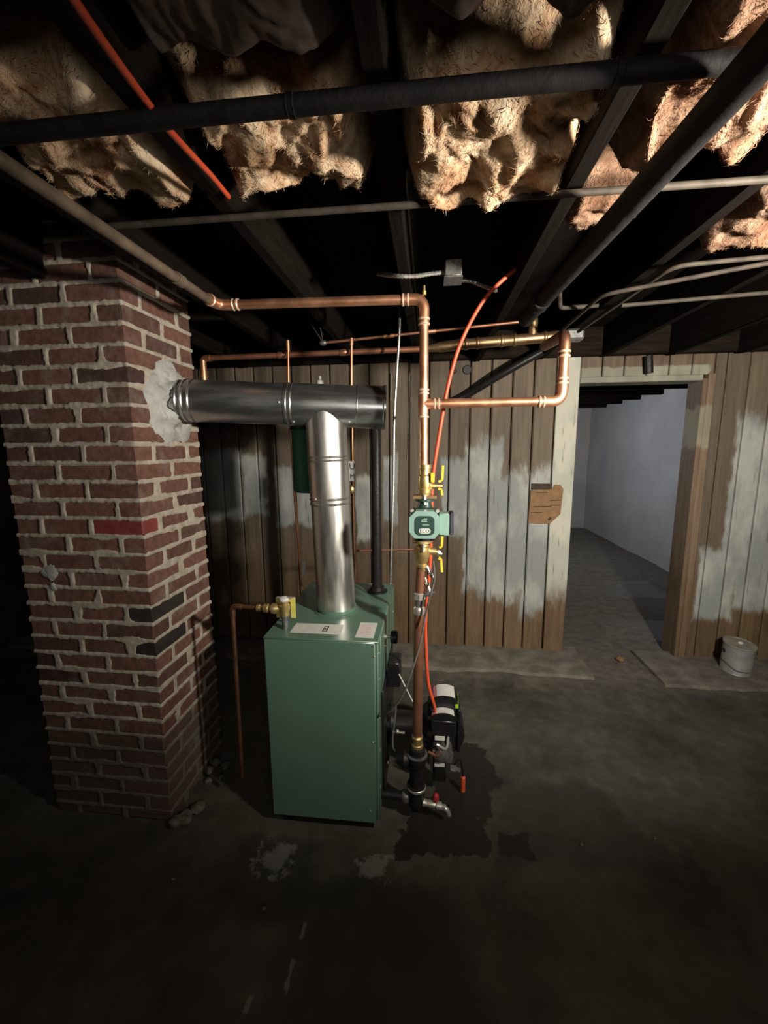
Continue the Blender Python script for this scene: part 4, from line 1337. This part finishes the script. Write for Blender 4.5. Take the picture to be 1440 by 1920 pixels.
obj('nozzle_line', MB().tube(spline([(bc.x - 0.01, YB - 0.11, 0.26), (bc.x - 0.02, YB - 0.12, 0.285), (bc.x + 0.018, YB - 0.11, 0.262), (bc.x + 0.03, YB - 0.07, 0.30)], 6), 0.006, 8), 'chrome', bu)
obj('lower_housing', MB().rbox(bc.x - 0.036, bc.x + 0.020, YB - 0.088, YB - 0.01, 0.075, 0.180, 0.008), 'black_paint', bu)
obj('motor', MB().lathe((bc.x + 0.02, YB - 0.012, 0.26), (0.0, 1, 0), [(0, 0.05), (0.13, 0.07), (0.23, 0.07), (0.24, 0.055)], 24), 'black_paint', bu)
obj('side_guard', MB().rbox(bc.x + 0.068, bc.x + 0.080, YB - 0.055, YB + 0.07, 0.20, 0.405, 0.003), 'black_paint', bu)
obj('pump_fitting', MB().lathe((bc.x + 0.035, YB - 0.09, 0.155), (1, 0, -0.2), [(0, 0.012), (0.014, 0.016), (0.028, 0.016), (0.03, 0.009), (0.045, 0.010)], 8), 'grey_metal', bu)
obj('hinge_knob', MB().ball((-0.128, YB - 0.075, 0.30), 0.010), 'chrome', bu)
obj('hinge_rod', MB().cyl((-0.150, YB - 0.075, 0.298), (-0.095, YB - 0.075, 0.296), 0.005, 8), 'chrome', bu)
obj('latch_bolt', MB().ball((-0.162, 1.56, 0.20), 0.008), 'chrome', bu)
obj('copper_elbow', MB().tube(bend([(0.010, YB - 0.10, 0.232), (0.045, YB - 0.115, 0.225), (0.06, YB - 0.11, 0.25)], 0.02), 0.006, 8), 'copper', bu)
pipe('oil_line', spline([(0.112, YB - 0.09, 0.15), (0.140, YB - 0.07, 0.185), (0.158, YB - 0.05, 0.13), (0.163, YB - 0.045, 0.075)], 6), 0.004, 'black_paint', 'thin black oil line curling down at the right of the burner', 'tube', n=8)
os_ = tag(obj('oil_line_sleeve', MB().lathe((0.163, YB - 0.045, 0.004), (0, 0.0, 1), [(0, 0.005), (0.003, 0.011), (0.070, 0.011), (0.076, 0.006)], 12), 'orange_tube', base=(0.163, YB - 0.045, 0)), 'short orange sleeve on the oil line standing on the dark wet floor', 'tube')

# ------------------------------------------------------------------ tubes, cables, wires
pipe('oil_tube', spline([(-0.418, 0.518, 2.05), (-0.421, 0.53, 2.05), (-0.428, 0.599, 2.05), (-0.436, 0.695, 2.052), (-0.436, 0.768, 2.054), (-0.434, 0.857, 2.06), (-0.449, 0.967, 2.08)], 6), 0.0058, 'orange_tube', 'bright orange tube running overhead at the upper left', 'tube', n=10)
pipe('oil_tube', spline([(0.311, 1.6, 2.15), (0.257, 1.6, 2.113), (0.185, 1.6, 2.04), (0.113, 1.6, 1.908), (0.071, 1.6, 1.768), (0.042, 1.6, 1.604), (0.016, 1.6, 1.422), (0.011, 1.6, 1.298), (0.009, 1.6, 1.105), (0.001, 1.6, 0.972), (-0.008, 1.6, 0.836), (-0.005, 1.6, 0.697), (0.005, 1.6, 0.554), (0.029, 1.62, 0.445), (0.042, 1.66, 0.355)], 6), 0.0072, 'orange_tube', 'red orange tube hanging in a curve beside the copper riser down to the burner', 'tube', n=12)


def armored(name, pts, r, label, pitch=0.009):
    path = spline(pts, 10)
    # resample evenly and swell every other ring
    seg = [Vector(path[0])]
    acc = 0
    for a, b_ in zip(path[:-1], path[1:]):
        a, b_ = Vector(a), Vector(b_)
        d = (b_ - a).length
        k = max(1, int(d / (pitch / 2)))
        for q in range(1, k + 1):
            seg.append(a.lerp(b_, q / k))
    rad = [r * (1.12 if q % 2 else 0.88) for q in range(len(seg))]
    return tag(obj(name, MB().tube(seg, r, 8, True, rad), 'steel_cable', base=tuple(seg[0])), label, 'cable')


armored('armored_cable', [(-0.135, 1.98, 2.191), (-0.143, 1.98, 2.008), (-0.153, 1.98, 1.868), (-0.166, 1.98, 1.625), (-0.17, 1.98, 1.372), (-0.179, 1.98, 1.109), (-0.188, 1.98, 0.849)], 0.0062, 'spiral steel armoured cable hanging straight down to the boiler top')
armored('armored_cable', [(-0.183, 1.517, 2.12), (-0.115, 1.413, 2.07), (-0.056, 1.424, 2.07), (-0.005, 1.44, 2.08), (0.052, 1.457, 2.09)], 0.0065, 'spiral steel cable sagging under the joists towards the junction box')
armored('armored_cable', [(0.098, 1.528, 2.09), (0.14, 1.533, 2.085), (0.18, 1.562, 2.08), (0.241, 1.672, 2.1)], 0.0065, 'spiral steel cable leaving the junction box on its right')
jb = thing('junction_box', 'small grey junction box fixed under the joists above the riser', 'box', (0.072, 1.451, 2.09))
jp = Vector((0.072, 1.451, 2.09))
obj('box', MB().rbox(jp.x - 0.028, jp.x + 0.028, jp.y - 0.02, jp.y + 0.05, jp.z - 0.022, jp.z + 0.03, 0.004), 'steel_cable', jb)
obj('cover', MB().rbox(jp.x - 0.030, jp.x + 0.030, jp.y - 0.022, jp.y + 0.052, jp.z - 0.026, jp.z - 0.022, 0.001), 'grey_metal', jb)
pipe('thin_wire', [(-0.141, 2.995, 2.041), (-0.148, 2.995, 1.749), (-0.159, 2.995, 1.441)], 0.0028, 'steel_cable', 'thin pale wire hanging on the boards left of the riser', 'wire', n=6)
pipe('bead_chain', [(-0.272, 2.993, 2.044), (-0.273, 2.993, 1.953), (-0.277, 2.993, 1.855)], 0.0048, 'steel_cable', 'short bright chain hanging beside the flue end', 'chain', n=6)

cd = spline([(0.018, 1.47, 1.115), (0.024, 1.47, 1.049), (0.007, 1.46, 0.98), (-0.01, 1.46, 0.896), (-0.028, 1.43, 0.804), (-0.056, 1.4, 0.718), (-0.084, 1.375, 0.644), (-0.121, 1.375, 0.582), (-0.155, 1.39, 0.545), (-0.175, 1.413, 0.519)], 6)
pipe('power_cord', cd, 0.0038, 'grey_cord', 'grey power cord drooping from the circulator to the boiler side', 'cord', n=8)
pipe('white_wire', [(-0.119, 1.62, 0.574), (-0.059, 1.6, 0.462)], 0.0026, 'white_plastic', 'short straight white wire between the boiler and the return pipe', 'wire', n=6)
pipe('white_wire', spline([(-0.128, 1.58, 0.447), (-0.133, 1.58, 0.387), (-0.142, 1.58, 0.312), (-0.142, 1.58, 0.261), (-0.133, 1.58, 0.242)], 5), 0.0035, 'white_plastic', 'curved white wire hanging in front of the black burner plate', 'wire', n=6)

# ------------------------------------------------------------------ small things at the back wall
pc = thing('paint_can', 'small dented whitish paint can on the floor beside the doorway', 'can', (2.075, 2.832, 0.016))
cxy = (2.075, 2.832)
obj('body', MB().lathe((cxy[0], cxy[1], 0.016), (0.02, -0.02, 1), [(0, 0.080), (0.004, 0.086), (0.008, 0.084), (0.185, 0.086), (0.188, 0.089), (0.193, 0.089)], 32), 'can_metal', pc)
obj('lid', MB().lathe((cxy[0] + 0.004, cxy[1] - 0.004, 0.207), (0.05, -0.10, 1), [(0, 0.090), (0.006, 0.092), (0.012, 0.090), (0.0121, 0.072), (0.010, 0.071), (0.0105, 0.01)], 32), 'can_lid', pc)
obj('drip', MB().ball((cxy[0] + 0.004, cxy[1] - 0.012, 0.222), 0.018, 0.014, 0.010), 'white_plastic', pc)
obj('ear', MB().cyl((cxy[0] + 0.084, cxy[1], 0.16), (cxy[0] + 0.098, cxy[1], 0.16), 0.014, 12), 'black_iron', pc)
obj('ear', MB().cyl((cxy[0] - 0.084, cxy[1], 0.16), (cxy[0] - 0.096, cxy[1], 0.16), 0.014, 12), 'black_iron', pc)
obj('bail', MB().tube(spline([(cxy[0] + 0.096, cxy[1], 0.16), (cxy[0] + 0.102, cxy[1] - 0.04, 0.12), (cxy[0] + 0.05, cxy[1] - 0.090, 0.062), (cxy[0] - 0.05, cxy[1] - 0.090, 0.062), (cxy[0] - 0.102, cxy[1] - 0.04, 0.12), (cxy[0] - 0.096, cxy[1], 0.16)], 5), 0.0022, 6), 'steel_cable', pc)

# torn cardboard flap nailed on the boards
tgc = thing('cardboard_flap', 'torn brown cardboard flap nailed to the painted boards by the doorway', 'cardboard', (0.82, 2.985, 0.985))
poly = [(0.708, 0.988), (0.858, 0.985), (0.925, 1.055), (0.935, 1.235), (0.915, 1.262), (0.872, 1.262), (0.862, 1.232), (0.716, 1.222)]
mbx = MB().prism([(x, 2.9835, z) for x, z in poly], (0, 0.006, 0))
cb = obj('card', mbx, 'cardboard', tgc)
obj('dark_strip', MB().prism([(0.722, 2.9815, 1.228), (0.858, 2.9815, 1.232), (0.858, 2.9815, 1.270), (0.722, 2.9815, 1.272)], (0, 0.006, 0)), 'kraft_paper', tgc)
lines = MB()
for x0, x1, z in ((0.75, 0.83, 1.205), (0.72, 0.80, 1.062), (0.74, 0.86, 1.105), (0.85, 0.92, 1.115), (0.85, 0.92, 1.150)):
    lines.prism([(x0, 2.9826, z), (x1, 2.9826, z + 0.002), (x1, 2.9826, z + 0.007), (x0, 2.9826, z + 0.005)], (0, 0.001, 0))
lines.prism([(0.85, 2.9826, 1.005), (0.868, 2.9826, 1.020), (0.856, 2.9826, 1.036), (0.838, 2.9826, 1.020)], (0, 0.001, 0))
obj('print', lines, 'kraft_paper', cb)
for k, (x, y) in enumerate(((852, 695), (876, 693))):
    p = Vector((0.168, 2.992, 2.05) if k == 0 else (0.255, 2.992, 2.055))
    obj('knot_hole', MB().lathe((p.x, 2.9935, p.z), (0, 1, 0), [(0, 0.014 + 0.013 * k), (0.004, 0.018 + 0.014 * k), (0.012, 0.018 + 0.014 * k)], 14), 'print_black', wall_back)

# bits of rubbish on the floor
random.seed(8)
for k, (p, r, lab) in enumerate((((1.378, 2.922, 0.01), 0.030, 'crumpled pale scrap lying in the doorway'),
                                 ((0.599, 1.449, 0.004), 0.008, 'tiny pale chip on the bare floor at right'),
                                 ((0.895, 1.505, 0.004), 0.006, 'tiniest pale chip far right on the bare floor'),
                                 ((-0.536, 1.106, 0.005), 0.008, 'small tan crumb on the dark floor in front of the boiler'),
                                 ((-0.899, 1.167, 0.004), 0.007, 'small crumb on the dark floor below the chimney'))):
    mb = MB().ball((p[0], p[1], r * 0.45), r, r * 0.8, r * 0.5, 9, 6)
    mb.v = [(a + r * 0.5 * fb(a, b_, c_, 40), b_ + r * 0.5 * fb(a, b_, c_ + 2, 40), max(0.0, c_ + r * 0.25 * fb(a, b_, c_ + 5, 50))) for a, b_, c_ in mb.v]
    tag(obj('floor_scrap', mb, 'crumbly_mortar' if k else 'cardboard', base=(p[0], p[1], 0)), lab, 'debris')
